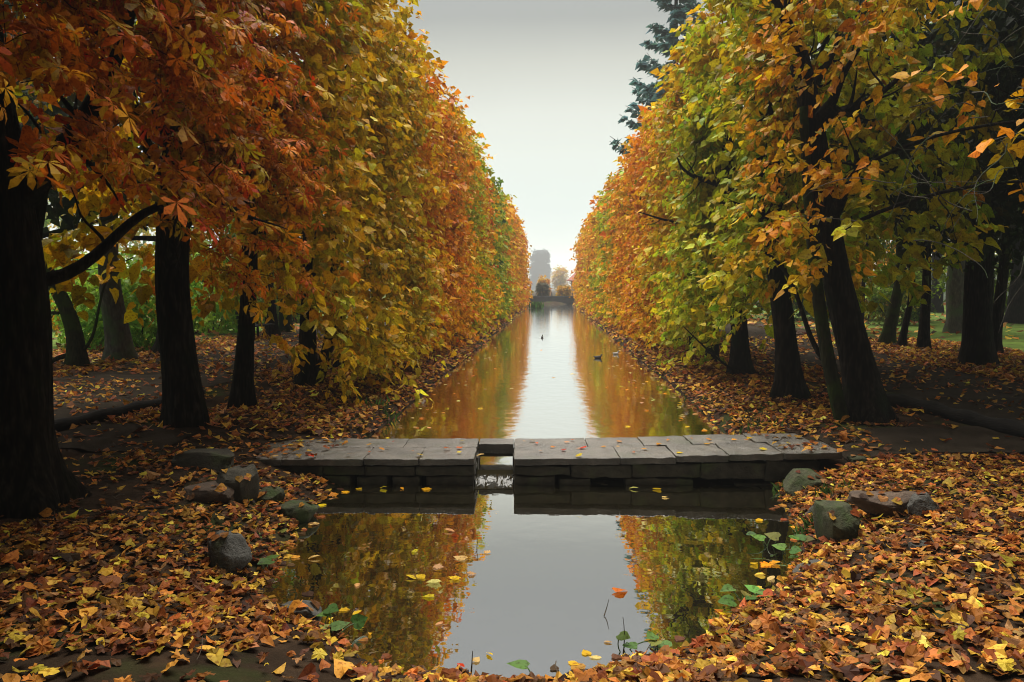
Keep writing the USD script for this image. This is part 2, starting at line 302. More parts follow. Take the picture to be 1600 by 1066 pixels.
def trunk_mesh(base, top, r0, r1, rng, sway=.12, flare=1.7, sides=16, rings=26, lumps=.10, mid=None):
    base, top = np.asarray(base, float), np.asarray(top, float)
    m1 = base + (top - base) * .35 + rng.normal(0, sway, 3) * [1, 1, 0]; m2 = base + (top - base) * .7 + rng.normal(0, sway, 3) * [1, 1, 0]
    p = bez([base - [0, 0, .25], base, *(mid if mid else [m1, m2]), top], rings); h = np.clip((p[:, 2] - base[2]), 0, None)
    r = r0 + (r1 - r0) * np.clip(h / (top[2] - base[2]), 0, 1); r = r * (1 + (flare - 1) * np.exp(-h / .30))
    v, f = tube(p, r, sides, lumps, int(rng.integers(99)))
    ang = np.arctan2(v[:, 1] - base[1], v[:, 0] - base[0]); hh = v[:, 2] - base[2]
    k = 1 + .22 * np.exp(-np.clip(hh, 0, None) / .3) * np.sin(ang * 5 + rng.uniform(0, 6)); c = np.stack([np.interp(v[:, 2], p[:, 2], p[:, 0]), np.interp(v[:, 2], p[:, 2], p[:, 1])], 1)
    v[:, :2] = c + (v[:, :2] - c) * k[:, None]
    return v, f, p, r
def limb(start, dirv, L, r, rng, up=.35, sub=3):
    """A limb with side twigs, as one mesh; returns mesh and points along it."""
    d = norm(np.asarray(dirv, float)); pts = [np.asarray(start, float)]
    for _ in range(5):
        d = norm(d + rng.normal(0, .22, 3) + [0, 0, up * .12]); pts.append(pts[-1] + d * L / 5)
    p = bez(pts, 12); parts = [tube(p, np.linspace(r, r * .22, 12), 7, .06, int(rng.integers(99)))]
    for _ in range(sub):
        i = int(rng.integers(4, 11)); q = [p[i]]; dd = norm(norm(p[i] - p[i - 1]) + rng.normal(0, .7, 3))
        for _ in range(4): dd = norm(dd + rng.normal(0, .25, 3) + [0, 0, .05]); q.append(q[-1] + dd * L * .11)
        rr = r * (1 - i / 14) * .45; parts.append(tube(bez(q, 8), np.linspace(rr, rr * .2, 8), 5))
    return cat_meshes(parts), p
def sprays(org, dirs, L, k, size, rng, out, droop=.35, sj=.33):
    """Twigs with k alternate leaves each."""
    N = len(org); t = np.linspace(.2, 1, k)[None, :, None] + rng.uniform(-.06, .06, (N, k, 1)); dirs = norm(dirs)
    P = org[:, None] + dirs[:, None] * L[:, None, None] * t; P[..., 2] -= droop * L[:, None] * t[..., 0] ** 2
    side = norm(np.cross(dirs, V3(0, 0, 1)) + rng.normal(0, .15, (N, 3))); alt = np.where(np.arange(k) % 2, 1, -1)[None, :, None]
    tip = dirs[:, None] * .55 + side[:, None] * alt * .75 + rng.normal(0, .3, (N, k, 3)) + V3(0, 0, -.55)
    nr = np.asarray(out)[..., None, :] * .7 + V3(0, 0, .55) + rng.normal(0, .52, (N, k, 3)); nr = np.broadcast_to(nr, (N, k, 3))
    S = size * np.exp(np.clip(rng.normal(0, sj, (N, k)), -.8, .45))
    base = P + side[:, None] * alt * .03
    return base.reshape(-1, 3), tip.reshape(-1, 3), nr.reshape(-1, 3), S.ravel(), np.repeat(np.arange(N), k), P
def twig_mesh(P, org, r=.004):
    q = np.concatenate([org[:, None], P], 1); vs, fs = [], []; N, n = q.shape[:2]; th = np.arange(3) * 2.0944
    off = np.stack([np.cos(th), 0 * th, np.sin(th)], 1)[None, None] * (np.linspace(r, r * .4, n)[None, :, None, None])
    V = (q[:, :, None] + off); idx = np.arange(N)[:, None, None] * n * 3; i = (np.arange(n - 1) * 3)[None, :, None]; j = np.arange(3)[None, None]; k = (j + 1) % 3
    A, B, C, D = idx + i + j, idx + i + k, idx + i + 3 + k, idx + i + 3 + j
    F = np.concatenate([np.stack([A, B, C], -1).reshape(-1, 3), np.stack([A, C, D], -1).reshape(-1, 3)]); return V.reshape(-1, 3), F

# ---------------------------------------------------------------- the two clipped rows along the canal
def hedge_tree(side, y, span, x, pal, zlo_face, zlo_in, rng, label, trunk=(.15, .08), lean=(0, 0), leaf=HEART, lsize=.115, dens=1.0, picks=0, lod=0, ztop=7.6, xface=None, mat_=BARK, group=None, flare=1.7, gaps=.405, extra_limbs=(), stems=(), shoots=.10, yc=None, reach=1.0, back=1.0):
    """side -1 left / +1 right; the crown is a clipped wall whose face stands at xface over the canal bank."""
    xf = xface if xface is not None else side * 2.58; xb = x + side * 1.7
    gz = float(ground_z([x], [y])[0]); loc = (x, y, gz)
    t = thing('chestnut_tree' if leaf is CHEST else 'lime_tree', loc, label, 'tree', group)
    out = V3(-side, 0, 0); near = lod == 0
    v, f, p, r = trunk_mesh((x, y, gz), (x + lean[0], y + lean[1], gz + 4.6), trunk[0], trunk[1], rng, .06 if near else .04, flare, 18 if near else 8, 30 if near else 10)
    emit('trunk', v, f, mat_, t, smooth=True, loc=loc)
    nl = 7 if lod == 0 else 4 if lod == 1 else 0
    for i in range(nl):
        h = rng.uniform(.42, .98); s = p[int(h * (len(p) - 1))]; a = rng.uniform(0, 2 * math.pi)
        dv = V3(math.cos(a) * .8 + side * .1, math.sin(a), .75); (lv, lf), lp = limb(s, dv, reach * rng.uniform(.9, 1.7), trunk[1] * .7, rng, sub=4 if near else 2)
        emit('branch', lv, lf, mat_, t, smooth=True, loc=loc)
    for pts, rr in extra_limbs:
        q = bez(pts, 16); parts = [tube(q, np.linspace(rr, rr * .3, 16), 8, .08, int(rng.integers(99)))]
        for _ in range(4):
            i = int(rng.integers(5, 15)); dd = norm(q[i] - q[i - 1] + rng.normal(0, .5, 3)); c = [q[i]]
            for _ in range(4): dd = norm(dd + rng.normal(0, .3, 3)); c.append(c[-1] + dd * .16)
            parts.append(tube(bez(c, 8), np.linspace(rr * .3, .004, 8), 5))
        bv, bf = cat_meshes(parts); emit('branch', bv, bf, mat_, t, smooth=True, loc=loc)
    for pts, r0_, m_, lb in stems:
        q = bez(pts, 18); sv, sf = tube(q, np.linspace(r0_, r0_ * .55, 18), 10, .1, int(rng.integers(99))); tag(emit('stem', sv, sf, m_, t, smooth=True, loc=loc), lb)
    ty = y; y = yc if yc is not None else y
    # canal face
    A = span * (ztop - 2); groups = []; fs = .7 if leaf is CHEST else 1.0
    k = 10 if lod == 0 else 8 if lod == 1 else 6
    per = {0: 30, 1: 19, 2: 7.5}[lod] * dens
    n = int(A * per * 1.25)
    yy = rng.uniform(y - span / 2 - .25, y + span / 2 + .25, n); zz = rng.uniform(0, 1, n) * (ztop - .4) + .2
    nz = fbm(np.stack([yy * .8, zz * .8, np.full(n, side * 7.0)], -1), 4, 11); n2 = fbm(np.stack([yy * 2.6, zz * 2.6, np.full(n, side * 3.0)], -1), 2, 15); nz = .62 * nz + .38 * n2; nb = fbm(np.stack([yy * 1.3, np.zeros(n), np.full(n, side * 5.)], -1), 3, 12)
    zl = np.vectorize(zlo_face)(yy) + (nb - .5) * 1.1
    zt_ = ztop - .5 + (fbm(np.stack([yy * 1.1, np.full(n, side * 2.), np.zeros(n)], -1), 3, 19) - .5) * 1.3; keep = (zz > zl) & (zz < zt_) & (nz > gaps + rng.normal(0, .07, n)) & (rng.uniform(size=n) < np.where(zz < zl + .7, .55, .97))
    yy, zz, nz = yy[keep], zz[keep], nz[keep]; n = len(yy)
    belly = .58 * (nz - .5) * 2 - .32 * np.clip(np.abs(yy - y) / (span / 2), 0, 1.1) ** 3 + .1 * np.sin(zz * .9); shoulder = .5 * sm((zz - ztop + 1.2) / 1.2) + .10 * sm((zl[keep] + .6 - zz) / .6)
    xx = xf + side * (.38 + shoulder - belly) + rng.normal(0, .13, n) * side
    dirs = out * .8 + rng.normal(0, .55, (n, 3)) + V3(0, 0, .15); Ls = rng.uniform(.28, .55, n) * np.where(rng.uniform(size=n) < shoots, 1.9, 1)
    org = np.stack([xx, yy, zz], 1)
    def add(org, dirs, Ls, k, size, tm, o, cshift=0, dark=1.0):
        b, tip, nr, S, sid, P = sprays(org, dirs, Ls, k, size, rng, o)
        pxx, pyy, ww = project(b); okk = (np.linalg.norm(b - EYE, axis=1) > 3.7) | (pxx < -150) | (pxx > 1750) | (pyy < -150); b, tip, nr, S, sid = b[okk], tip[okk], nr[okk], S[okk], sid[okk]
        u0 = fbm(org * [.9, .9, .9] + 31, 3, 21); u = np.clip((u0 - .5) * 1.7 + .5 + cshift + rng.normal(0, .16, len(org)), 0, 1)
        uu = np.clip(u[sid] + rng.normal(0, .10, len(sid)), 0, 1)
        Q, ff = place(tm, b, tip, nr, S, rng); groups.append((Q, ff, jitter(ramp_cols(PALS[pal], uu), rng, .22) * dark)); return P
    tm_face = leaf if lod == 0 else QUAD; fill = HEART if lod == 0 else QUAD
    P = add(org, dirs, Ls, k, lsize * (1, 1.12, 1.75)[lod], tm_face, out)
    tw = (P, org)
    # inner filling, path-side wall and top
    ni = int(A * per * .26 * min(1, back + .3)); yi = rng.uniform(y - span / 2 - .2, y + span / 2 + .2, ni); zi = rng.uniform(0, 1, ni) * (ztop - .5) + .3
    xi = xf + side * rng.uniform(.55, 1.3, ni); kp = zi > np.maximum(np.vectorize(zlo_face)(yi) + .35, .4); oi = np.stack([xi, yi, zi], 1)[kp]
    add(oi, rng.normal(0, 1, oi.shape) + out, np.full(len(oi), .5), k, lsize * (1.1, 1.5, 1.9)[lod] * fs, fill, out)
    nbk = int(span * (ztop - zlo_in) * per * .30 * back); ob = np.stack([xb + rng.normal(0, .18, nbk), rng.uniform(y - span / 2 - .2, y + span / 2 + .2, nbk), rng.uniform(zlo_in, ztop, nbk)], 1)
    add(ob, rng.normal(0, .6, ob.shape) - out, np.full(nbk, .5), k, lsize * (1.2, 1.5, 2.0)[lod] * fs, fill, -out)
    nt = int(span * abs(xb - xf) * per * .5); ot = np.stack([rng.uniform(min(xf, xb) + .3, max(xf, xb) - .2, nt), rng.uniform(y - span / 2, y + span / 2, nt), ztop - .35 + rng.normal(0, .2, nt)], 1)
    add(ot, rng.normal(0, .5, ot.shape) + V3(0, 0, 1), np.full(nt, .5), k, lsize * (1.3, 1.5, 1.9)[lod], QUAD, V3(0, 0, 1))
    nm = int(span * abs(xb - xf) * (ztop - zlo_in) * 2.2 * back * (1, .8, .45)[lod]); om = np.stack([rng.uniform(min(xf, xb) + .4, max(xf, xb) - .2, nm), rng.uniform(y - span / 2, y + span / 2, nm), rng.uniform(zlo_in + .2, ztop - .3, nm)], 1)
    add(om, rng.normal(0, 1, om.shape), np.full(nm, .6), k, lsize * (1.35, 1.8, 2.3)[lod] * fs, fill, V3(0, 0, 1))
    if lod < 2:
        sel = rng.uniform(size=len(tw[1])) < ((1.0 if back < 1 else .85) if lod == 0 else .15); tv, tf = twig_mesh(tw[0][sel], tw[1][sel] + rng.normal(0, .03, (sel.sum(), 3)))
        tag(emit('twigs', tv, tf, BARK, t, loc=loc), kind='stuff')
    leaf_parts(groups, t, 'crown', loc, picks)
    return t

def zl_left(y): return float(np.interp(y, [0, 5, 8.2, 9.3, 9.9, 10.5, 11.2, 12.5, 14.5, 18], [2.75, 2.7, 2.3, 2.0, 1.45, .8, .5, .36, .30, .27]))
def zl_right(y): return float(np.interp(y, [0, 6, 8.5, 10, 12, 14, 16, 18, 22], [2.9, 2.75, 2.5, 2.05, 1.6, 1.2, .65, .38, .28]))
rng = np.random.default_rng(17)
# left row
hedge_tree(-1, 5.85, 4.0, -4.08, 'chestnut', zl_left, 2.9, rng, 'massive dark chestnut trunk at the left edge with a curved low limb', (.22, .18), leaf=CHEST, lsize=.118, picks=300, flare=2.1, dens=1.5, gaps=.40, yc=5.6,
           extra_limbs=[([(-3.95, 5.9, 2.05), (-3.75, 6.1, 2.12), (-3.55, 6.3, 2.35), (-3.3, 6.45, 2.62), (-2.95, 6.6, 2.72), (-2.55, 6.8, 2.58)], .055), ([(-4.0, 5.9, 2.6), (-3.7, 5.95, 3.0), (-3.4, 6.1, 3.6), (-3.1, 6.0, 4.2)], .10)])
hedge_tree(-1, 9.16, 2.0, -4.29, 'chestnut', zl_left, 2.7, rng, 'straight black chestnut trunk at the left end of the footbridge', (.20, .16), leaf=CHEST, lsize=.108, dens=1.35, picks=300, flare=1.25, gaps=.38, yc=8.3, xface=-2.75)
hedge_tree(-1, 10.75, 2.6, -4.23, 'limegold', zl_left, 2.0, rng, 'slim dark leaning trunk just behind the straight black chestnut trunk', (.115, .09), lean=(.25, .1), picks=300, lsize=.108, yc=10.45)
hedge_tree(-1, 13.1, 2.7, -4.05, 'lime', zl_left, 1.9, rng, 'pair of dark trunks joined at the foot in the left row', (.14, .09), lean=(-.1, .3), picks=300, lsize=.108,
           stems=[([(-3.95, 13.0, .3), (-3.72, 13.15, 1.0), (-3.62, 13.3, 2.0), (-3.6, 13.4, 3.4)], .11, BARK, None)])
hedge_tree(-1, 15.6, 2.6, -4.1, 'lime', zl_left, 1.9, rng, 'yellow-green leafy tree in the left row, right behind the joined trunks', (.13, .08), picks=300, lsize=.105)
spec_l = [(18.2, 'gold', 'olive and gold'), (21.0, 'rust', 'russet'), (23.8, 'orange', 'orange'), (26.6, 'gold', 'golden'), (29.4, 'ygreen', 'yellow-green'), (32.4, 'yellow', 'clear yellow'), (35.6, 'rust', 'brownish red'), (39, 'green', 'dark green'),
          (42.4, 'green', 'green'), (45.8, 'ygreen', 'light green'), (49.2, 'gold', 'golden'), (52.6, 'yellow', 'yellow'), (56.2, 'orange', 'orange'), (60, 'gold', 'gold'), (64, 'orange', 'orange'), (68, 'gold', 'gold'), (72.5, 'orange', 'orange'), (77, 'orange', 'orange'), (81.5, 'gold', 'gold'), (86, 'orange', 'orange')]
words = ['first', 'second', 'third', 'fourth', 'fifth', 'sixth', 'seventh', 'eighth', 'ninth', 'tenth', 'eleventh', 'twelfth', 'thirteenth', 'fourteenth', 'fifteenth', 'sixteenth', 'seventeenth', 'eighteenth', 'nineteenth', 'twentieth']
def row(side, specs, x0, zl, first):
    for i, (y, pal, word) in enumerate(specs):
        nxt = specs[i + 1][0] if i + 1 < len(specs) else y + 4
        lod = 1 if y < 34 else 2
        hedge_tree(side, y, (nxt - y) * 1.12, x0 + rng.normal(0, .06), pal, zl, 1.9, rng, f'{word} clipped tree, {words[i]} beyond {first} in the {"left" if side < 0 else "right"} row', (.12, .08), lod=lod,
                   lsize=.112 if y < 45 else .125, picks=120 if y < 20 else 0, ztop=7.55 + rng.normal(0, .16))
row(-1, spec_l, -4.1, zl_left, 'the joined trunks')
# right row
near_right = hedge_tree(1, 5.9, 3.4, 4.55, 'amber', lambda y: 2.75, 2.6, rng, 'near tree at upper right with bare twigs and few golden leaves', (.2, .15), picks=300, lsize=.085, dens=.034, gaps=.40, xface=3.0, shoots=.25, back=.15)
b0 = at(1345, 660, .35)
hedge_tree(1, float(b0[1]), 3.2, float(b0[0]) + .05, 'amber', zl_right, 2.4, rng, 'big leaning mossy trunk at the right end of the footbridge', (.20, .12), lean=(-.85, .3), picks=300, lsize=.094, dens=.72, gaps=.47, back=.1, mat_=BARK, flare=1.85, shoots=.12,
           stems=[([(b0[0] - .22, b0[1] - .2, .15), (b0[0] - .36, b0[1] - .15, .7), (b0[0] - .52, b0[1] - .05, 1.6), (b0[0] - .62, b0[1] + .05, 2.5), (b0[0] - .75, b0[1] + .1, 4.2)], .095, BARK_MOSSY, 'slimmer green mossy stem rising beside the main trunk'),
                  ([(b0[0] - .42, b0[1] - .02, 1.05), (b0[0] - .66, b0[1] + .15, 1.6), (b0[0] - .84, b0[1] + .3, 2.15), (b0[0] - 1.1, b0[1] + .4, 2.45)], .035, BARK, 'thin bent side stem')],
           extra_limbs=[([(b0[0] - .45, b0[1] + .1, 2.6), (b0[0] + .3, b0[1] - .6, 3.0), (b0[0] + 1.2, b0[1] - 1.4, 3.1), (b0[0] + 1.9, b0[1] - 2.2, 2.8)], .028), ([(b0[0] - .5, b0[1] + .1, 3.1), (b0[0] + .2, b0[1] - .9, 3.6), (b0[0] + 1.0, b0[1] - 2.0, 3.6), (b0[0] + 1.5, b0[1] - 3.0, 3.3)], .025)])
bt = []
for _ in range(70):
    p_ = V3(rng.uniform(3.0, 5.2), rng.uniform(4.8, 8.6), rng.uniform(2.3, 4.4)); d_ = norm(V3(rng.normal(-.5, .8), rng.normal(-.4, .8), rng.normal(0, .35))); q_ = [p_]
    for _ in range(5): d_ = norm(d_ + rng.normal(0, .25, 3) + [0, 0, -.08]); q_.append(q_[-1] + d_ * rng.uniform(.10, .26))
    bt.append(tube(bez(q_, 12), np.linspace(.0055, .0018, 12), 4))
bv, bf = cat_meshes(bt); tag(emit('bare_twigs', bv, bf, BARK_PALE, near_right, loc=(4.55, 5.9, float(ground_z([4.55], [5.9])[0]))), kind='stuff')
b1 = at(1222, 622, .35)
hedge_tree(1, float(b1[1]), 2.6, float(b1[0]) + .1, 'ygreen', zl_right, 2.0, rng, 'dark trunk leaning over the right bank, second beyond the footbridge, under yellow-green leaves', (.17, .11), lean=(-.55, .2), picks=300, lsize=.108, dens=1.05)
b2 = at(1128, 576, .35)
hedge_tree(1, float(b2[1]) - 1.2, 2.6, float(b2[0]) + .1, 'ygreen', zl_right, 1.8, rng, 'green and yellow tree of the right row with a bare fallen bough', (.16, .10), lean=(-.3, .1), picks=300, lsize=.125,
           extra_limbs=[([(b2[0] + .1, b2[1] - 1.5, .42), (b2[0] - .35, b2[1] - 1.9, .62), (b2[0] - .75, b2[1] - 2.0, .95), (b2[0] - 1.1, b2[1] - 1.9, 1.3)], .03)])
spec_r = [(18.0, 'ygreen', 'yellow-green'), (20.6, 'limegold', 'golden'), (23.4, 'orange', 'deep orange'), (26.4, 'rust', 'reddish orange'), (29.4, 'gold', 'golden'), (32.6, 'orange', 'orange'), (36, 'gold', 'golden'), (39.4, 'ygreen', 'yellow-green'), (43, 'orange', 'orange'),
          (46.6, 'ygreen', 'yellow-green'), (50.4, 'gold', 'golden'), (54.4, 'orange', 'orange'), (58.4, 'orange', 'orange'), (62.4, 'yellow', 'yellow'), (66.6, 'gold', 'gold'), (71, 'orange', 'orange'), (75.6, 'gold', 'gold'), (80.4, 'orange', 'orange'), (85.4, 'gold', 'gold')]
row(1, spec_r, 3.65, zl_right, 'the fallen bough')

# ---------------------------------------------------------------- trees and shrubs of the park on both sides
def crown_leaves(c, rad, n, size, pal, rng, tm=QUAD, hollow=.45, k=6, gap=.42, square=1.0):
    dirs = norm(rng.normal(0, 1, (n, 3))); dirs = np.sign(dirs) * np.abs(dirs) ** square; rr = rng.uniform(hollow, 1, n) ** .6
    if square < .4:                                                   # a column with a blunt top
        th = rng.uniform(0, 6.283, n); zz_ = rng.uniform(-1, 1, n); q_ = np.sqrt(rng.uniform(.1, 1, n)) * (.95 - .12 * np.abs(zz_)) * (1 + .28 * (fbm(np.stack([np.cos(th) * 1.5, np.sin(th) * 1.5, zz_ * 5], -1), 3, 6) - .5)); dirs = np.stack([np.cos(th) * q_, np.sin(th) * q_, zz_], 1); rr = np.ones(n)
    P = np.asarray(c) + dirs * rr[:, None] * np.asarray(rad); nz = fbm(P * (1.6 / max(rad)) * 2.2 + 5, 4, 33)
    kp = nz > gap + rng.normal(0, .05, n); P, dirs = P[kp], dirs[kp]; P = P + dirs * (nz[kp] - .5)[:, None] * np.asarray(rad) * .5
    b, tip, nr, S, sid, _ = sprays(P, dirs + rng.normal(0, .5, P.shape), np.full(len(P), size * 3.2), k, size, rng, dirs)
    u = np.clip((fbm(P * .8 + 9, 3, 5) - .5) * 1.8 + .5 + rng.normal(0, .12, len(P)), 0, 1)
    Q, f = place(tm, b, tip, nr, S, rng); return (Q, f, jitter(ramp_cols(PALS[pal], u[sid]), rng, .25))
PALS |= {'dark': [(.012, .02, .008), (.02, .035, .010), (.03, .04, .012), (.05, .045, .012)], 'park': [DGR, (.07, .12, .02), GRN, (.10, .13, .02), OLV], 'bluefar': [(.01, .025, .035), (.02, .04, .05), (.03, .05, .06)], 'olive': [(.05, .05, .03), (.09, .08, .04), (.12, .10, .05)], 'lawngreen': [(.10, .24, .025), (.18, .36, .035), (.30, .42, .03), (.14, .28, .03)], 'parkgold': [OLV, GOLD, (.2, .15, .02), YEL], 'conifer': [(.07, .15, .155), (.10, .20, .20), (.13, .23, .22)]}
def park_tree(name, base, h, r, crown, rad, n, size, pal, rng, label, lean=(0, 0), mat_=BARK, flare=1.5, cat='tree', group=None, extra=(), limbs=5):
    x, y = base; gz = float(ground_z([x], [y])[0]); loc = (x, y, gz); t = thing(name, loc, label, cat, group)
    v, f, p, _ = trunk_mesh((x, y, gz), (x + lean[0], y + lean[1], gz + h), r, r * .55, rng, .10, flare, 12, 20); emit('trunk', v, f, mat_, t, smooth=True, loc=loc)
    for _ in range(limbs):
        s = p[int(rng.uniform(.55, 1) * (len(p) - 1))]; (lv, lf), _q = limb(s, norm(rng.normal(0, 1, 3) * [1, 1, .3] + [0, 0, .6]), max(rad) * .7, r * .35, rng); emit('branch', lv, lf, mat_, t, smooth=True, loc=loc)
    for pts, rr in extra:
        q = bez(pts, 14); bv, bf = tube(q, np.linspace(rr, rr * .35, 14), 7, .08, 3); emit('branch', bv, bf, mat_, t, smooth=True, loc=loc)
    leaf_parts([crown_leaves(V3(x + lean[0], y + lean[1], gz) + crown, rad, n, size, pal, rng)], t, 'crown', loc); return t
rng = np.random.default_rng(23)
pt = lambda px, py, z=.36: tuple(at(px, py, z)[:2])
# left side, beyond the path
a = pt(122, 578)
park_tree('park_tree', a, 3.2, .17, (-1.0, .4, 5.6), (3.0, 3.0, 2.4), 800, .2, 'dark', rng, 'thin leaning olive-brown trunk left of the thick pale-edged trunk beyond the left path', lean=(-.75, .1), mat_=BARK_MOSSY,
          extra=[([(a[0] + .12, a[1], .75), (a[0] + .4, a[1] - .1, 1.1), (a[0] + .55, a[1], 1.9), (a[0] + 1.2, a[1], 2.6)], .035), ([(a[0] - .1, a[1], .65), (a[0] - .4, a[1] - .2, .55), (a[0] - .55, a[1] - .3, .25)], .06), ([(a[0] - .35, a[1], 1.5), (a[0] - .8, a[1], 1.35), (a[0] - .95, a[1], .8), (a[0] - .75, a[1], .35)], .035)])
a = pt(190, 567)
park_tree('park_tree', a, 5.0, .26, (0, .5, 6.5), (3.2, 3.2, 2.8), 900, .2, 'dark', rng, 'thick trunk with a pale left edge standing on the far side of the left path', lean=(-.25, .1), mat_=BARK_PALE, flare=1.45)
a = pt(262, 556); park_tree('park_tree', a, 5.0, .22, (0, .5, 6.5), (3, 3, 2.6), 700, .2, 'park', rng, 'dark trunk half hidden behind the straight chestnut trunk, beyond the left path', flare=1.9)
a = pt(425, 528); park_tree('park_tree', a, 5.0, .2, (0, .5, 6.0), (2.8, 2.8, 2.6), 700, .2, 'park', rng, 'dark trunk beside the dark bench beyond the left path')
a = pt(447, 520); park_tree('park_tree', a, 5.0, .22, (0, .5, 6.4), (2.8, 2.8, 2.6), 700, .22, 'park', rng, 'greenish trunk right of the dark bench beyond the left path', mat_=BARK_MOSSY, lean=(-.4, 0))
for px, py, s, pal, lb, w in [(215, 545, 1.0, 'lawngreen', 'broad bright green shrub behind the thick pale-edged trunk on the left', 1.7), (330, 520, 1.3, 'lawngreen', 'tall green shrub seen between the straight chestnut trunk and the slim trunk', 2.0), (165, 540, .9, 'lawngreen', 'light green shrub behind the thin leaning trunk on the left', 1.3),
                              (400, 505, 1.5, 'park', 'dark green bush in the shade far behind the left bench', 2.2), (470, 502, 1.5, 'lawngreen', 'green bush seen through the pair of joined trunks', 2.0), (100, 515, 1.2, 'lawngreen', 'pale green bush beyond the leaf-strewn lawn at far left', 1.8)]:
    x, y = pt(px, py); gz = float(ground_z([x], [y])[0]); t = thing('green_shrub', (x, y, gz), lb, 'shrub')
    st = [tube(bez([(x + dx * .2, y, gz - .1), (x + dx * .6, y + .1, gz + .6 * s), (x + dx * 1.1, y + .2, gz + 1.5 * s)], 8), np.linspace(.03, .01, 8), 5) for dx in (-.9, -.35, .2, .8)]
    sv, sf = cat_meshes(st); emit('stems', sv, sf, BARK, t, loc=(x, y, gz))
    leaf_parts([crown_leaves(V3(x, y, gz + 1.25 * s), (w, w * .8, 1.25 * s), 900, .10 * s + .03, pal, rng, hollow=.2)], t, 'foliage', (x, y, gz))
x, y = pt(52, 548); gz = float(ground_z([x], [y])[0]); t = thing('yellow_sapling', (x, y, gz), 'small thin-stemmed bush with sparse yellow leaves on the leafy lawn at far left', 'shrub')
st = [tube(bez([(x, y, gz - .1), (x + dx * .5, y, gz + .6), (x + dx, y, gz + 1.5)], 8), np.linspace(.02, .006, 8), 5) for dx in (-.7, -.3, .1, .5, .8)]
sv, sf = cat_meshes(st); emit('stems', sv, sf, BARK, t, loc=(x, y, gz)); leaf_parts([crown_leaves(V3(x, y, gz + 1.2), (.9, .8, .8), 90, .09, 'parkgold', rng, hollow=.1)], t, 'foliage', (x, y, gz))
# right side, beyond the path
for px, py, h, r, ln, m_, pal, lb in [
    (1386, 541, 5, .17, (.45, .1), BARK_MOSSY, 'park', 'mossy trunk leaning right, first of the three thin trunks beyond the right path'), (1409, 545, 5, .085, (.15, 0), BARK, 'parkgold', 'thinnest wavy stem, middle of the three thin trunks beyond the right path'),
    (1442, 548, 5.5, .13, (.1, 0), BARK, 'park', 'straight black trunk, right-hand one of the three thin trunks beyond the right path'), (1534, 560, 5.5, .16, (-.05, 0), BARK, 'dark', 'black upright trunk near the right edge with a leaning trunk at its side'),
    (1552, 556, 5, .14, (.55, .1), BARK, 'dark', 'black trunk leaning right beside the upright trunk at the right edge'), (1232, 520, 5, .12, (0, 0), BARK, 'park', 'thin dark trunk seen left of the big leaning mossy trunk'),
    (1345, 520, 4, .08, (.4, 0), BARK, 'park', 'thin slanting stem just right of the big leaning mossy trunk')]:
    park_tree('park_tree', pt(px, py), h, r, (0, .3, h + .9), (2.3, 2.3, 1.9), 520, .17, pal, rng, lb, lean=ln, mat_=m_)
park_tree('park_tree', pt(1503, 520), 7, .55, (0, .5, 8), (4.5, 4.5, 3.4), 1100, .24, 'park', rng, 'very thick pale greenish trunk standing on the lawn at right', mat_=BARK_PALE, flare=1.25)
park_tree('park_tree', pt(1437, 503), 7, .36, (0, .5, 8), (4.2, 4.2, 3.2), 900, .24, 'park', rng, 'greenish trunk behind the three thin trunks on the right lawn', mat_=BARK_MOSSY, flare=1.3)
park_tree('park_tree', pt(1463, 488), 7, .4, (0, .5, 8), (4.2, 4.2, 3.2), 800, .26, 'parkgold', rng, 'far dark trunk in front of the pale wall beyond the right lawn', flare=1.4)
park_tree('park_tree', pt(1268, 492), 7, .34, (0, .5, 8), (4.2, 4.2, 3.2), 800, .26, 'park', rng, 'far green-shaded trunk left of the big leaning mossy trunk', mat_=BARK_MOSSY)
park_tree('park_tree', pt(1590, 505), 7, .5, (0, .5, 8), (4.5, 4.5, 3.4), 900, .26, 'dark', rng, 'dark broad trunk at the right edge behind the leaning trunk', flare=1.4)
for x, y, lb in [(8.2, 8.0, 'dark evergreen crown at the upper right corner'), (9.6, 12.0, 'dark evergreen crown behind the golden twigs at upper right'), (8.8, 17.0, 'dark evergreen crown over the right path behind the big leaning trunk')]:
    park_tree('dark_evergreen', (x, y), 6, .28, (0, 0, 6.3), (3.3, 3.3, 3.7), 5200, .15, 'dark', rng, lb, limbs=4)
park_tree('dark_evergreen', (-9.6, 7.6), 6, .28, (0, 0, 6.6), (2.8, 2.8, 3.4), 3600, .15, 'dark', rng, 'dark evergreen crown high at the upper left corner behind the chestnut leaves', limbs=4)
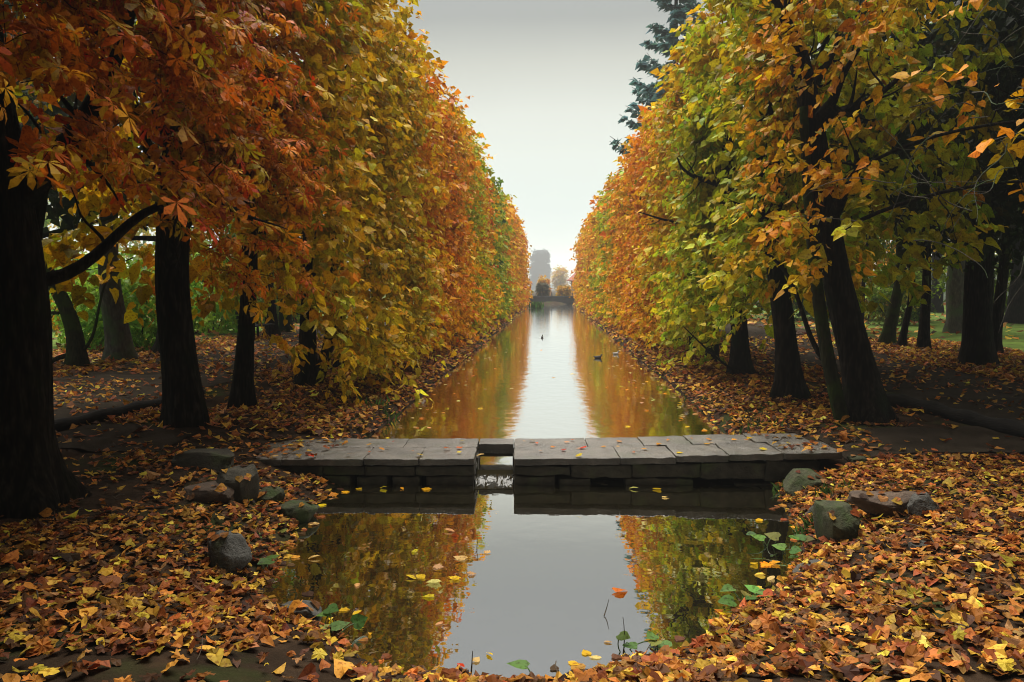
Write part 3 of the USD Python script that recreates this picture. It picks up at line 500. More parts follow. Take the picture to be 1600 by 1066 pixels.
# the park goes on round the pond behind the camera; these trees shade the bank
for k_, (x, y) in enumerate([(-7.2, 1.2), (7.4, 1.4), (-5.6, -4.2), (5.8, -4.6), (-.2, -9.5), (-11, -2), (11, -2), (-8, -10), (8, -10)]):
    park_tree('park_tree', (x, y), 5, .28, (0, 0, 6.0), (4.0, 4.0, 4.6), 2300, .26, ('dark', 'parkgold')[k_ % 2], rng, ['tree by the left bank beside the camera', 'tree by the right bank beside the camera', 'tree behind the camera on the left', 'tree behind the camera on the right', 'tree straight behind the camera', 'farther tree left of the camera', 'farther tree right of the camera', 'far tree behind the camera on the left', 'far tree behind the camera on the right'][k_], limbs=3)
for px, py, s, pal, lb, w in [(1400, 508, .9, 'park', 'dark leafy shrub among the three thin trunks on the right', 1.3), (1350, 500, 1.6, 'parkgold', 'olive green bush right of the big leaning trunk', 2.2), (1225, 500, 1.5, 'park', 'green bush seen left of the big leaning trunk', 2.2), (1290, 498, 1.5, 'park', 'deep green bush directly behind the big leaning trunk', 2.0), (1545, 500, 1.4, 'park', 'dark bush behind the trunks near the right edge', 2.2)]:
    x, y = pt(px, py); gz = float(ground_z([x], [y])[0]); t = thing('green_shrub', (x, y, gz), lb, 'shrub')
    st = [tube(bez([(x + dx * .2, y, gz - .1), (x + dx * .6, y + .1, gz + .6 * s), (x + dx * 1.1, y + .2, gz + 1.5 * s)], 8), np.linspace(.03, .01, 8), 5) for dx in (-.9, -.35, .2, .8)]
    sv, sf = cat_meshes(st); emit('stems', sv, sf, BARK, t, loc=(x, y, gz))
    leaf_parts([crown_leaves(V3(x, y, gz + 1.6 * s), (w, w * .8, 1.3 * s), 800, .10 * s + .03, pal, rng, hollow=.2)], t, 'foliage', (x, y, gz))
# far woodland closing the view on both sides
G = []
for s in (-1, 1):
    n = 8500; P = np.stack([s * rng.uniform(34, 70, n), rng.uniform(22, 120, n), rng.uniform(0.3, 13, n)], 1); P[:, 2] = np.where(rng.uniform(size=n) < .45, rng.uniform(.3, 4, n), P[:, 2]); P = P[fbm(P * .22, 3, 8) > .42]
    b, tip, nr, S, sid, _ = sprays(P, rng.normal(0, 1, P.shape), np.full(len(P), 1.2), 6, .42, rng, V3(-s, -.5, .3)); u = np.clip((fbm(P * .15, 3, 4) - .5) * 2 + .5, 0, 1)
    Q, f = place(QUAD, b, tip, nr, S, rng); G.append((Q, f, jitter(ramp_cols(PALS['park'] + [OLV, GOLD], u[sid]), rng)))
w_ = leaf_parts(G, None, 'distant_woodland'); tag(w_, 'shaded green and gold woodland closing the view behind the park trees', 'woodland', kind='stuff')

# spruce behind the right row
def spruce(base, h, R, rng, label):
    x, y = base; gz = .4; loc = (x, y, gz); t = thing('spruce_tree', loc, label, 'tree'); v, f, p, _ = trunk_mesh((x, y, gz), (x, y, gz + h), .35, .05, rng, .02, 1.3, 8, 14); emit('trunk', v, f, BARK, t, smooth=True, loc=loc)
    br, G = [], []
    for z in np.arange(9.5, h, .58):
        for a in rng.uniform(0, 2 * math.pi, 6):
            L = R * (1 - (z / h) ** 1.3) * rng.uniform(.7, 1.12) + .3; d = V3(math.cos(a), math.sin(a), 0); q = bez([V3(x, y, gz + z), V3(x, y, gz + z) + d * L * .5 + [0, 0, -.16 * L], V3(x, y, gz + z) + d * L + [0, 0, -.02 * L + .12]], 9)
            br.append(tube(q, np.linspace(.05, .012, 9), 4)); k = int(L * 26); u = rng.uniform(.15, 1, k); c = q[(u * 8).astype(int)] + rng.normal(0, .06, (k, 3)); sgn = rng.choice([-1, 1], k)[:, None]
            tip = d + np.cross(d, V3(0, 0, 1)) * sgn * .9 + rng.normal(0, .2, (k, 3)) + [0, 0, -.25]; nr = V3(0, 0, 1) + rng.normal(0, .4, (k, 3)); Q, ff = place(QUAD, c, tip, nr, rng.uniform(.22, .5, k), rng); Q = c[:, None] + (Q - c[:, None]) * 1.0
            G.append((Q, ff, jitter(ramp_cols(PALS['conifer'], rng.uniform(size=k)), rng)))
    bv, bf = cat_meshes(br); tag(emit('branches', bv, bf, BARK, t, loc=loc), kind='stuff'); leaf_parts(G, t, 'needles', loc)
sp = at_y(1052, 300, 44); spruce((float(sp[0]), 44.0), 19.5, 5.0, np.random.default_rng(4), 'tall blue-green spruce rising behind the right row of clipped trees')

# ---------------------------------------------------------------- footbridge
BA = math.radians(2.4); BO = V3(-.575, 7.97, 0); BU = V3(math.cos(BA), math.sin(BA), 0); BV = V3(-math.sin(BA), math.cos(BA), 0)
def block(a0, a1, b0, b1, z0, z1, rng, rough=.012, bev=.02, n=3):
    """A worn stone block in bridge coordinates (a along the bridge, b away from the camera)."""
    m = trimesh.creation.box((1, 1, 1)); 
    for _ in range(n): m = m.subdivide()
    v = np.array(m.vertices); s = V3(a1 - a0, b1 - b0, z1 - z0); c = V3(a0 + a1, b0 + b1, z0 + z1) / 2; w = v * s
    inner = np.clip(w, -s / 2 + bev, s / 2 - bev); dlt = w - inner; L = np.linalg.norm(dlt, axis=1, keepdims=True); w = np.where(L > bev, inner + dlt / np.maximum(L, 1e-9) * bev, w)
    q = w + c; w = q + (np.stack([fbm(q * 9 + k * 17, 3, int(rng.integers(999)) ) for k in range(3)], 1) - .5) * 2 * rough
    return BO + w[:, :1] * BU + w[:, 1:2] * BV + w[:, 2:] * V3(0, 0, 1), np.array(m.faces)
rng = np.random.default_rng(31)
br = thing('stone_footbridge', label='low stone footbridge of grey slabs with a narrow sluice gap, crossing the canal', cat='bridge')
def slab(a0, a1, b0, b1, z, m=SLAB, name='slab', h=.07, tilt=0.0):
    v, f = block(a0 + .002, a1 - .002, b0 + .002, b1 - .002, z - h, z, rng, .010, .010, 4); q = (v - BO) @ BU; v[:, 2] += tilt * (q - a0); return emit(name, v, f, m, br, smooth=40)
for (a0, a1), z in zip([(-3.6, -2.9), (-2.9, -2.15), (-2.15, -1.32), (-1.32, -.76), (-.76, -.2)], (.274, .276, .279, .282, .284)): slab(a0, a1, 0, .62, z); 
for (a0, a1), z in zip([(-3.8, -2.9), (-2.9, -1.8), (-1.8, -1.0), (-1.0, -.2)], (.273, .275, .280, .284)): slab(a0, a1, .62, 1.12, z)
for (a0, a1), z in zip([(.2, 1.27), (1.27, 1.83), (1.83, 2.36), (2.36, 2.91), (2.91, 3.5)], (.284, .297, .318, .335, .350)): slab(a0, a1, 0, .6, z, tilt=.012)
for (a0, a1), z in zip([(.2, 1.0), (1.0, 1.6), (1.6, 2.12), (2.12, 2.8), (2.8, 3.4)], (.282, .292, .310, .328, .345)): slab(a0, a1, .6, 1.12, z, tilt=.012)
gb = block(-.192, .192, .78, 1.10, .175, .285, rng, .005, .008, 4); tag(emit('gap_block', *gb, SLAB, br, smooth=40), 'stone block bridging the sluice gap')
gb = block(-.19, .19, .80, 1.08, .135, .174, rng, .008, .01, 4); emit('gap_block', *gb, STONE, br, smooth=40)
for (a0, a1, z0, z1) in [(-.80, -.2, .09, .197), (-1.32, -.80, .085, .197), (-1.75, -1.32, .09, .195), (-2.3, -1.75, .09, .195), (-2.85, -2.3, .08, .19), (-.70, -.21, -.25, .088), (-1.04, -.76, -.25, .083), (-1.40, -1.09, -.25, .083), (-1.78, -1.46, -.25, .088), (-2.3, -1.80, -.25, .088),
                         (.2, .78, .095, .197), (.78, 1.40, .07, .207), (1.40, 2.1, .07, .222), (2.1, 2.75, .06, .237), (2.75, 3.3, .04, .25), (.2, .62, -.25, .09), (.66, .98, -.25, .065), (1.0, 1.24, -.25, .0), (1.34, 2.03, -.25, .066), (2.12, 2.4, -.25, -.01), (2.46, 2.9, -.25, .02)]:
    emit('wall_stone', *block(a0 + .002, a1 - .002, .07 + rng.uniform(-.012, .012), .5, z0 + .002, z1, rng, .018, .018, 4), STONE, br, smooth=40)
for a0, a1 in ((-2.85, -.23), (.23, 3.4)): emit('core', *block(a0, a1, .30, 1.05, -.5, .185, rng, .01, .02), LOG, br, smooth=40)
for s in (-1, 1): emit('gap_side_stone', *block(s * .205 - .02 if s > 0 else -.235, .235 if s > 0 else -.185, .52, 1.05, -.4, .19, rng, .01, .01), STONE, br, smooth=40)
emit('sill', *block(-.25, .25, .13, .6, -.4, .045, rng, .008, .02), STONE, br, smooth=40)
# water sliding over the sill
u, w = np.meshgrid(np.linspace(-.19, .19, 40), np.linspace(-.12, .46, 40)); zz = .064 * sm((w + .06) / .34) + .003 + .022 * (fbm(np.stack([u * 30 + w * 4, w * 7 - u * 5, 0 * u], -1), 3, 5) - .5) * sm((.36 - w) / .15) * sm((w + .1) / .05)
P = BO + u.reshape(-1, 1) * BU + w.reshape(-1, 1) * BV; P[:, 2] = zz.ravel(); i = (np.arange(39)[:, None] * 40 + np.arange(39)[None]).ravel()
cs = emit('small_cascade', P, np.vstack([np.stack([i, i + 1, i + 41], 1), np.stack([i, i + 41, i + 40], 1)]), RUSH_W, smooth=True); tag(cs, kind='structure')
# earth causeway leading to the bridge on both sides
def crosspath(x0, x1):
    xs_, bs = np.linspace(x0, x1, 50), np.linspace(-.05, 1.25, 12); X, B = np.meshgrid(xs_, bs); Y = BO[1] + (X - BO[0]) * math.tan(BA) + B + .10 * (fbm(np.stack([X, B * 0, X * 0], -1), 2, 6) - .5); x, y = X.ravel(), Y.ravel()
    z = ground_z(x, y) + .014; i = (np.arange(11)[:, None] * 50 + np.arange(49)[None]).ravel(); return np.stack([x, y, z], 1), np.vstack([np.stack([i, i + 1, i + 51], 1), np.stack([i, i + 51, i + 50], 1)])
for nm, x0, x1 in (('left_cross_path', -9, -4.0), ('right_cross_path', 3.0, 8)):
    v, f = crosspath(x0, x1); tag(emit(nm, v, f, PATH, smooth=True), kind='structure')

# ---------------------------------------------------------------- kerb logs between rows and paths
def kerb(pts, r, label):
    q = bez([V3(px, py, float(ground_z([px], [py])[0]) + .05) for px, py in pts], 40); v, f = tube(q, r * (1 + .15 * np.sin(np.arange(40) * .9)), 10, .12, 5); c = q[20]; t = thing('timber_edging', c, label, 'edging')
    emit('log', v, f, LOG, t, smooth=True, loc=c)
kerb([(-5.75, 7.9), (-5.6, 8.5), (-5.42, 9.4), (-5.27, 10.4), (-5.2, 11.6)], .085, 'dark low timber edging between the left path and the left row')
kerb([(5.25, 8.2), (5.08, 8.9), (4.92, 10.0), (4.75, 11.2), (4.45, 12.0)], .10, 'dark low timber edging running from the big leaning trunk to the right')

# ---------------------------------------------------------------- rocks
ROCK_TOP = []
def rock(px, py, size, m_, label, seed, z=None, flat_=0.0, rot=0.0, sharp=2.6, tilt=0.0, sink=.35):
    r_ = np.random.default_rng(seed); c = at(px, py, .12 if z is None else z); gz = float(ground_z([c[0]], [c[1]])[0]) if z is None else z
    s = trimesh.creation.icosphere(4); v = np.array(s.vertices); v = np.sign(v) * np.abs(v) ** (2 / sharp); v /= np.max(np.abs(v), 0)
    v = v * (1 + .30 * (fbm(v * 1.1 + seed, 3, seed)[:, None] - .5) * 2) + .07 * (fbm(v * 4 + seed, 3, seed + 1)[:, None] - .5) * v
    for k in range(16):
        nn = norm(r_.normal(0, 1, 3)); h = r_.uniform(.62, .92) * np.max(v @ nn); v = v - np.clip(v @ nn - h, 0, None)[:, None] * nn * .92
    v = v / np.max(np.abs(v), 0); v = v + .05 * (np.stack([fbm(v * 6 + k * 9 + seed, 4, seed + 2) for k in range(3)], 1) - .5)
    v = v * np.array(size) / 2; ct, st_ = math.cos(tilt), math.sin(tilt); v = np.stack([v[:, 0] * ct - v[:, 2] * st_, v[:, 1], v[:, 0] * st_ + v[:, 2] * ct], 1)
    a, b = math.cos(rot), math.sin(rot); v = np.stack([v[:, 0] * a - v[:, 1] * b, v[:, 0] * b + v[:, 1] * a, v[:, 2]], 1); loc = V3(c[0], c[1], gz)
    tv = v + loc + [0, 0, size[2] * (.44 - sink)]; up_ = trimesh.Trimesh(tv, s.faces, process=False).vertex_normals; cand = np.where((up_[:, 2] > .75) & (tv[:, 2] > gz + .03))[0]
    if len(cand): pk = r_.choice(cand, min(len(cand), int(3 + 30 * size[0] * size[1]))); ROCK_TOP.append((tv[pk], up_[pk]))
    o = emit('rock', tv, s.faces, m_, smooth=35); tag(o, label, 'rock'); return o
rock(357, 882, (.36, .34, .36), ROCK, 'rounded grey boulder on the left bank', 1, sink=.25, sharp=2.2)
rock(378, 792, (.40, .40, .38), STONE, 'upright dark stone block at the end of the broken wall on the left bank', 2, sharp=5, sink=.2)
rock(322, 764, (.60, .36, .20), STONE, 'flat dark stone lying behind the left bank blocks', 3, sharp=5, sink=.1)
rock(325, 802, (.46, .34, .22), ROCK_BROWN, 'brown squared stone lying low in front of the broken wall on the left bank', 4, sharp=5, sink=.25)
rock(462, 788, (.40, .4, .26), ROCK_MOSSY, 'mossy rounded rock at the left foot of the footbridge', 5, sink=.35)
rock(418, 782, (.30, .3, .22), ROCK_MOSSY, 'small dark mossy rock left of the mossy rounded rock', 6, sink=.35)
rock(1255, 768, (.52, .42, .34), ROCK_MOSSY, 'rounded mossy boulder at the right foot of the footbridge', 7, z=.06, sink=.35, sharp=2.3)
rock(1304, 852, (.27, .42, .50), ROCK_MOSSY, 'upright green mossy stone slab on the right bank', 8, z=.05, sharp=3.6, sink=.28, rot=.2)
rock(1385, 826, (.62, .30, .26), ROCK_BROWN, 'long brown stone lying against the upright mossy slab', 9, sharp=3.2, sink=.2, rot=-.1)
rock(1440, 842, (.22, .24, .26), ROCK, 'egg-shaped grey stone sunk in fallen leaves right of the long brown stone', 10, sink=.25, sharp=2.1)
rock(1272, 812, (.20, .25, .24), ROCK, 'small dark stone between mossy boulder and upright slab', 11, z=.03, sink=.35)
rock(1345, 745, (.26, .2, .10), ROCK_MOSSY, 'low flat stone among the leaves right of the footbridge end', 12, sink=.3)
rock(1290, 900, (.42, .3, .18), ROCK, 'flat dark stone at the waterline of the right bank', 13, z=.04, sink=.3)
rock(1290, 945, (.34, .3, .2), ROCK_MOSSY, 'dark mossy stone at the waterline below the flat stone on the right bank', 14, z=.03, sink=.4)
rock(1275, 985, (.34, .3, .14), ROCK, 'grey wet stone nearest the camera on the right bank', 15, z=.05, sink=.4)
rock(1437, 895, (.16, .14, .09), ROCK, 'small grey stone peeping out of the leaves on the right bank', 16, sink=.3)
rock(468, 960, (.26, .22, .12), ROCK, 'dark stone half buried in leaves at the left waterline', 17, z=.02, sink=.4)

# ---------------------------------------------------------------- fallen leaves
rng = np.random.default_rng(41)
LIT = [(.07, .032, .014), (.17, .055, .016), (.26, .085, .018), (.34, .13, .022), (.42, .21, .03), (.48, .30, .035), (.16, .04, .012), (.30, .15, .05)]
LITP = np.array([.15, .14, .13, .15, .16, .13, .08, .06])
def litter_density(x, y):
    ax = np.abs(x); d_ = np.ones_like(x); d_ = np.where((x < -5.35) & (x > -8.9) & (y > 8.2), .22, d_); d_ = np.where((x > 5.0) & (x < 7.7) & (y > 8.2), .16, d_)
    b = (y - BO[1]) - (x - BO[0]) * math.tan(BA); d_ = np.where((b > -.12) & (b < 1.3) & ((x < -2.6) | (x > 2.3)), .16, d_)
    n = fbm(np.stack([x * .8, y * .8, 0 * x], -1), 3, 55); d_ = d_ * np.clip(.22 + (n - .36) * 3.4, .12, 1)
    d_ = np.where((x > .6) & (y < 8), np.maximum(d_, .5), d_); d_ = np.where((np.abs(x) < 4.2) & (y > 9.6), np.maximum(d_, 1.0), d_); d_ = np.where((x < -1.6) & (y < 8), d_ * (.62 - .2 * sm((y - 4.6) / 1.5)), d_); d_ = np.where((x < -8.9) & (x > -9.5), 1.0, d_); d_ = np.where(ax > 13, d_ * .3, d_)
    d_ = np.where((y < 3.42 + .08 * np.sin(x * 3)) & (np.abs(x) > .8), d_ * .2, d_)
    return d_
def litter(x0, x1, y0, y1, per, smin, smax, tms, lift):
    n = int((x1 - x0) * (y1 - y0) * per); x, y = rng.uniform(x0, x1, n), rng.uniform(y0, y1, n); px, py, w = project(np.stack([x, y, 0 * x + .3], 1)); k = (px > -60) & (px < 1660) & (py < 1110) & (rng.uniform(size=n) < litter_density(x, y))
    x, y = x[k], y[k]; z = ground_z(x, y); wz = np.where(y > 8.2, .06, 0.0); dry = z > wz + .004
    b = (y - BO[1]) - (x - BO[0]) * math.tan(BA); deck = (b > -.03) & (b < 1.15) & (x > -3.4) & (x < 3.2); k = dry & ~deck; x, y, z = x[k], y[k], z[k]; n = len(x); G = []
    which = rng.integers(0, len(tms), n)
    for i, tm in enumerate(tms):
        q = which == i; m = q.sum(); a = rng.uniform(0, 2 * math.pi, m); tip = np.stack([np.cos(a), np.sin(a), rng.normal(0, .22, m)], 1); nr = V3(0, 0, 1) * rng.choice([1, -1], (m, 1), p=[.6, .4]) + rng.normal(0, .24, (m, 3))
        S = rng.uniform(smin, smax, m) * np.where(rng.uniform(size=m) < .12, 1.35, 1); pos = np.stack([x[q], y[q], z[q] + rng.uniform(.006, lift, m)], 1) - tip * S[:, None] * .5; pos[:, 2] = z[q] + rng.uniform(.008, lift, m)
        Q, f = place(tm, pos, tip, nr, S, rng, 1.0, .06); lo = Q[..., 2].min(1); fix = np.maximum(z[q] + .002 - lo, 0); Q[..., 2] += fix[:, None]
        G.append((Q, f, jitter(np.asarray(LIT)[rng.choice(len(LIT), m, p=LITP)], rng, .45)))
    return G
near = litter(-4, 4.5, 2.6, 4.9, 900, .042, .086, [HEART, MAPLE, HEART, OVAL, MAPLE], .04) + litter(-6, 6, 4.9, 8.2, 1150, .038, .075, [HEART, MAPLE, HEART, OVAL, MAPLE], .04)
rp, rn = np.vstack([a for a, _ in ROCK_TOP]), np.vstack([b for _, b in ROCK_TOP]); a_ = rng.uniform(0, 6.28, len(rp)); tp = np.stack([np.cos(a_), np.sin(a_), 0 * a_], 1)
tp = tp - (tp * rn).sum(1, keepdims=True) * rn; sz_ = rng.uniform(.045, .08, len(rp)); Q, f = place(HEART, rp + rn * .012 - tp * sz_[:, None] * .4, tp, rn + rng.normal(0, .12, rn.shape), sz_, rng, .6, .03)
near.append((Q, f, jitter(np.asarray(LIT)[rng.choice(len(LIT), len(rp), p=LITP)], rng, .35)))
# wet leaves drifted against the banks of the pond
dn = 2600; dx_, dy_ = rng.uniform(-3, 3, dn), rng.uniform(3.4, 8.0, dn); dP = shapely.points(dx_, dy_); kk = shapely.contains(POND, dP) & (shapely.distance(dP, POND.boundary) < np.abs(rng.normal(0, .11, dn))); dx_, dy_ = dx_[kk], dy_[kk]; kk = dy_ < 7.8; dx_, dy_ = dx_[kk], dy_[kk]; m_ = len(dx_)
a_ = rng.uniform(0, 6.28, m_); tp = np.stack([np.cos(a_), np.sin(a_), 0 * a_], 1); Q, f = place(HEART, np.stack([dx_, dy_, np.full(m_, .006)], 1), tp, V3(0, 0, 1) + rng.normal(0, .08, (m_, 3)), rng.uniform(.045, .085, m_), rng, .3, .02); Q[..., 2] = np.maximum(Q[..., 2], .003 + .002 * rng.uniform(size=(m_, 1)))
tag(leaf_parts([(Q, f, jitter(np.asarray(LIT)[rng.choice(len(LIT), m_, p=LITP)], rng, .35))], None, 'leaf_drift'), 'wet brown and yellow leaves drifted against the banks of the pond', 'leaves', kind='stuff')
lm = leaf_parts(near, ground, 'leaf_litter', None, 300, 'stuff', 'fallen_leaf', rest_parent=ground)
mid = litter(-13, 12, 8.2, 14, 300, .06, .10, [HEART, QUAD, OVAL], .05) + litter(-13, 12, 14, 26, 190, .08, .13, [QUAD, HEART], .05); far_ = litter(-5.3, -2.3, 26, 92, 60, .12, .18, [QUAD], .05) + litter(2.3, 5.2, 26, 92, 60, .12, .22, [QUAD], .05) + litter(-30, -9, 26, 50, 5, .18, .3, [QUAD], .04) + litter(8, 32, 26, 50, 5, .18, .3, [QUAD], .04) + litter(-24, -13, 14, 26, 40, .12, .2, [QUAD], .04)
leaf_parts(mid + far_, ground, 'leaf_litter', None, 0, 'stuff')

# leaves blown over both ends of the deck
for x0_, x1_, k_ in ((-3.5, -2.15, 260), (2.2, 3.5, 200)):
    xe = rng.uniform(x0_, x1_, k_); be = rng.uniform(-.02, 1.12, k_); q_ = rng.uniform(size=k_) < np.clip(np.abs(xe) - 2.0, .1, 1.3) / 1.5; xe, be = xe[q_], be[q_]; m_ = len(xe)
    ye = BO[1] + (xe - BO[0]) * math.tan(BA) + be; ze = np.maximum(ground_z(xe, ye), np.where(xe < 0, .28, .292 + .03 * np.clip(xe - .5, 0, 3))) + .008; a_ = rng.uniform(0, 6.28, m_); tp = np.stack([np.cos(a_), np.sin(a_), rng.normal(0, .1, m_)], 1)
    Q, f = place(HEART, np.stack([xe, ye, ze], 1), tp, V3(0, 0, 1) + rng.normal(0, .15, (m_, 3)), rng.uniform(.05, .09, m_), rng, 1.0, .04); lo = Q[..., 2].min(1); Q[..., 2] += np.maximum(ze - lo, 0)[:, None]
    leaf_parts([(Q, f, jitter(np.asarray(LIT)[rng.choice(len(LIT), m_, p=LITP)], rng, .4))], ground, 'leaf_litter', None, 0, 'stuff')

tw_ = []
for _ in range(420):
    x_, y_ = rng.uniform(-4.5, 5), rng.uniform(3.2, 8.0)
    if WET.contains(shapely.Point(x_, y_)): continue
    z_ = float(ground_z([x_], [y_])[0]) + rng.uniform(.015, .045); a_ = rng.uniform(0, 6.28); L_ = rng.uniform(.05, .22); d_ = V3(math.cos(a_), math.sin(a_), 0) * L_
    tw_.append(tube(bez([V3(x_, y_, z_), V3(x_, y_, z_) + d_ * .5 + rng.normal(0, .012, 3), V3(x_, y_, z_) + d_ + [0, 0, rng.normal(0, .012)]], 5), rng.uniform(.0015, .004), 4))
v_, f_ = cat_meshes(tw_); tag(emit('fallen_twigs', v_, f_, DECAY, ground), kind='stuff')

def floating(px, py, z, size, col, label, group, name='floating_leaf', tm=None, tilt=.06):
    c = at(px, py, z + .005); size = size * (.72 if py > 930 else .85); a = rng.uniform(0, 2 * math.pi); tip = V3(math.cos(a), math.sin(a), 0)[None]; nr = (V3(0, 0, 1) + rng.normal(0, tilt, 3))[None]
    Q, f = place(tm or [MAPLE, HEART, OVAL][int(rng.integers(3))], c[None] - tip * size * .5, tip, nr, np.array([size]), rng, .35); Q[..., 2] += max(z + .004 - Q[..., 2].min(), 0)
    o = emit(name, Q[0], f, LEAF, col=np.repeat(jitter(np.array([col]), rng, .15), Q.shape[1], 0)); tag(o, label, 'leaf', group)
PALE, TAN = (.55, .42, .13), (.45, .25, .09)
for px, py, c in [(648, 860, YEL), (718, 871, TAN), (642, 902, YEL), (659, 901, YEL), (676, 909, PALE), (711, 902, YEL), (738, 896, TAN), (686, 885, TAN), (668, 931, YEL), (686, 973, TAN), (491, 871, PALE), (558, 913, TAN), (739, 847, PALE), (760, 862, TAN), (702, 829, TAN), (536, 952, YEL), (558, 957, YEL), (517, 968, YEL), (530, 972, OLV), (560, 978, YEL), (578, 990, GOLD),
                  (492, 818, PALE), (502, 788, YEL), (1186, 811, YEL), (1040, 776, PALE), (970, 923, RUST), (915, 1018, YEL), (930, 1026, PALE), (897, 1036, GOLD), (624, 1044, YEL), (765, 1022, YEL), (745, 1030, PALE), (720, 1040, RED), (950, 1002, TAN), (1250, 776, ORG), (1245, 797, YEL), (1248, 806, YEL), (1240, 823, GOLD), (1268, 830, YEL), (1180, 880, GOLD), (1195, 882, ORG), (1210, 880, ORG), (1240, 858, ORG), (1205, 903, PALE), (1218, 915, TAN), (1240, 886, ORG), (1125, 953, ORG), (1135, 958, YEL), (1128, 978, YEL), (1148, 975, PALE), (1162, 985, TAN), (562, 763, YEL), (598, 762, YEL), (628, 763, GOLD), (665, 763, YEL), (990, 763, PALE), (1028, 763, YEL), (540, 768, GOLD), (520, 774, ORG), (430, 858, GOLD), (420, 876, YEL), (412, 897, YEL), (436, 830, ORG), (448, 824, GOLD), (400, 903, OLV), (408, 915, YEL)]:
    wd = {YEL: 'yellow', GOLD: 'golden', PALE: 'pale yellow', TAN: 'tan', ORG: 'orange', RUST: 'rusty brown', RED: 'dark red', OLV: 'olive'}[c]
    one = {RUST: 'single rusty brown leaf floating in the bright sky reflection of the pond', RED: 'dark red leaf floating beside the thin stub at the near edge of the pond'}.get(c)
    floating(px, py + 1, 0, rng.uniform(.07, .12), c, one or f'{wd} leaf floating on the dark water of the near pond', None if one else f'{wd} leaves floating on the near pond')
for i in range(170):
    s = rng.choice([-1, 1], p=[.4, .6]); y = float(np.exp(rng.uniform(math.log(9.6), math.log(34)))); x = s * (2.3 - abs(rng.normal(0, .55))) if rng.uniform() < .85 else rng.uniform(-2, 2)
    if not WET.contains(shapely.Point(x, y)): continue
    px, py, _ = project(np.array([[x, y, .06]])); floating(float(px[0]), float(py[0]), .06, rng.uniform(.07, .13), [YEL, PALE, TAN, ORG][int(rng.integers(4))], 'small fallen leaf floating on the canal beyond the footbridge', 'leaves floating on the canal', 'canal_leaf', QUAD)
# leaves on the deck, one by one
for px, py, c in [(545, 710, ORG), (657, 711, YEL), (577, 695, GOLD), (700, 701, RUST), (615, 690, RED), (487, 713, RED), (430, 712, TAN), (880, 703, RED), (910, 700, RED), (990, 707, RUST), (1030, 694, ORG), (1080, 685, ORG), (1108, 687, ORG), (1110, 691, TAN), (1148, 687, GOLD), (1193, 702, YEL), (1170, 685, GOLD), (1262, 695, ORG), (1288, 699, ORG), (470, 688, YEL), (515, 691, GOLD), (750, 712, TAN)]:
    X = at(px, py, .29); a_ = (X - BO) @ BU; z = .286 if a_ < 1.2 else .286 + .03 * (a_ - 1.2)
    floating(px, py, z + .012, rng.uniform(.06, .10), c, 'fallen leaf lying on the grey slabs of the footbridge', 'leaves lying on the footbridge', 'deck_leaf', tilt=.15)

for i in range(34):
    a_, b_ = (rng.uniform(-2.9, -.3) if rng.uniform() < .5 else rng.uniform(.3, 3.0)), rng.uniform(.06, 1.05); P = BO + a_ * BU + b_ * BV; P[2] = .29; px, py, _ = project(P[None])
    floating(float(px[0]), float(py[0]), (.286 if a_ < 1.2 else .286 + .03 * (a_ - 1.2)) + .012, rng.uniform(.05, .09), [ORG, YEL, RUST, TAN, GOLD][i % 5], 'fallen leaf lying on the grey slabs of the footbridge', 'leaves lying on the footbridge', 'deck_leaf', tilt=.15)

# ---------------------------------------------------------------- small water plants, twigs, grass
def sprout(px, py, n, h, spread, size, label, cols=((.09, .17, .035), (.06, .12, .03), (.14, .15, .03)), zb=0.0, leaf=HEART, stem_m=STEM):
    c = at(px, py, zb); t = thing('marsh_plant', c, label, 'plant')
    for i in range(n):
        e = c + V3(rng.normal(0, spread), rng.normal(0, spread), h * rng.uniform(.6, 1.15)); q = bez([c + V3(*rng.normal(0, .01, 2), -.05), (c + e) / 2 + V3(*rng.normal(0, .012, 2), .015), e], 7)
        emit('stem', *tube(q, .0035, 5), stem_m, t, loc=c); a = rng.uniform(0, 6.28); tip = V3(math.cos(a), math.sin(a), .15)[None]; nr = (V3(0, -.35, 1) + rng.normal(0, .25, 3))[None]
        Q, f = place(leaf, e[None] - tip * size * .1, tip, nr, np.array([size * rng.uniform(.75, 1.2)]), rng, .5); emit('leaf', Q[0], f, LEAF, t, col=np.repeat(jitter(np.array([cols[i % len(cols)]]), rng, .2), Q.shape[1], 0), loc=c)
sprout(820, 1062, 1, .10, .02, .13, 'single round green leaf on a forked stem at the near edge of the pond', zb=.0)
for px, py, n, lb in [(432, 800, 3, 'small green plant at the left waterline below the mossy rock'), (440, 838, 3, 'green leafy plant at the left waterline beside the grey boulder'), (418, 850, 2, 'small green sprout just left of the leafy plant at the left waterline'), (420, 893, 3, 'green plant with low leaves right of the grey boulder'), (362, 905, 2, 'plant with one long green leaf under the grey boulder'),
                      (1202, 855, 4, 'bright green round-leaved plant off the right bank'), (1255, 853, 3, 'small green plant under the upright mossy slab'), (1222, 868, 2, 'low green sprout beside the orange floating leaves at right'), (1165, 945, 4, 'green plant standing in the water near the lower right bank'), (1195, 950, 3, 'green pointed-leaf plant next to the lower right bank'), (1140, 955, 2, 'small green sprout left of the plants at the lower right bank'),
                      (975, 1015, 3, 'green plant with a tall thin stem at the near right edge of the pond'), (1022, 1018, 2, 'round green leaf plant right of the tall thin stem'), (525, 1000, 3, 'green plant among yellow leaves at the lower left waterline'), (512, 975, 2, 'green leaf sprout among yellow floating leaves at lower left')]:
    sprout(px, py, n, .085, .06, .10, lb)
def twig(pts, r, label, m_=DECAY, name='twig'):
    q = bez(pts, 10); emit_ = emit(name, *tube(q, np.linspace(r, r * .4, 10), 5), m_, smooth=True); tag(emit_, label, 'twig')
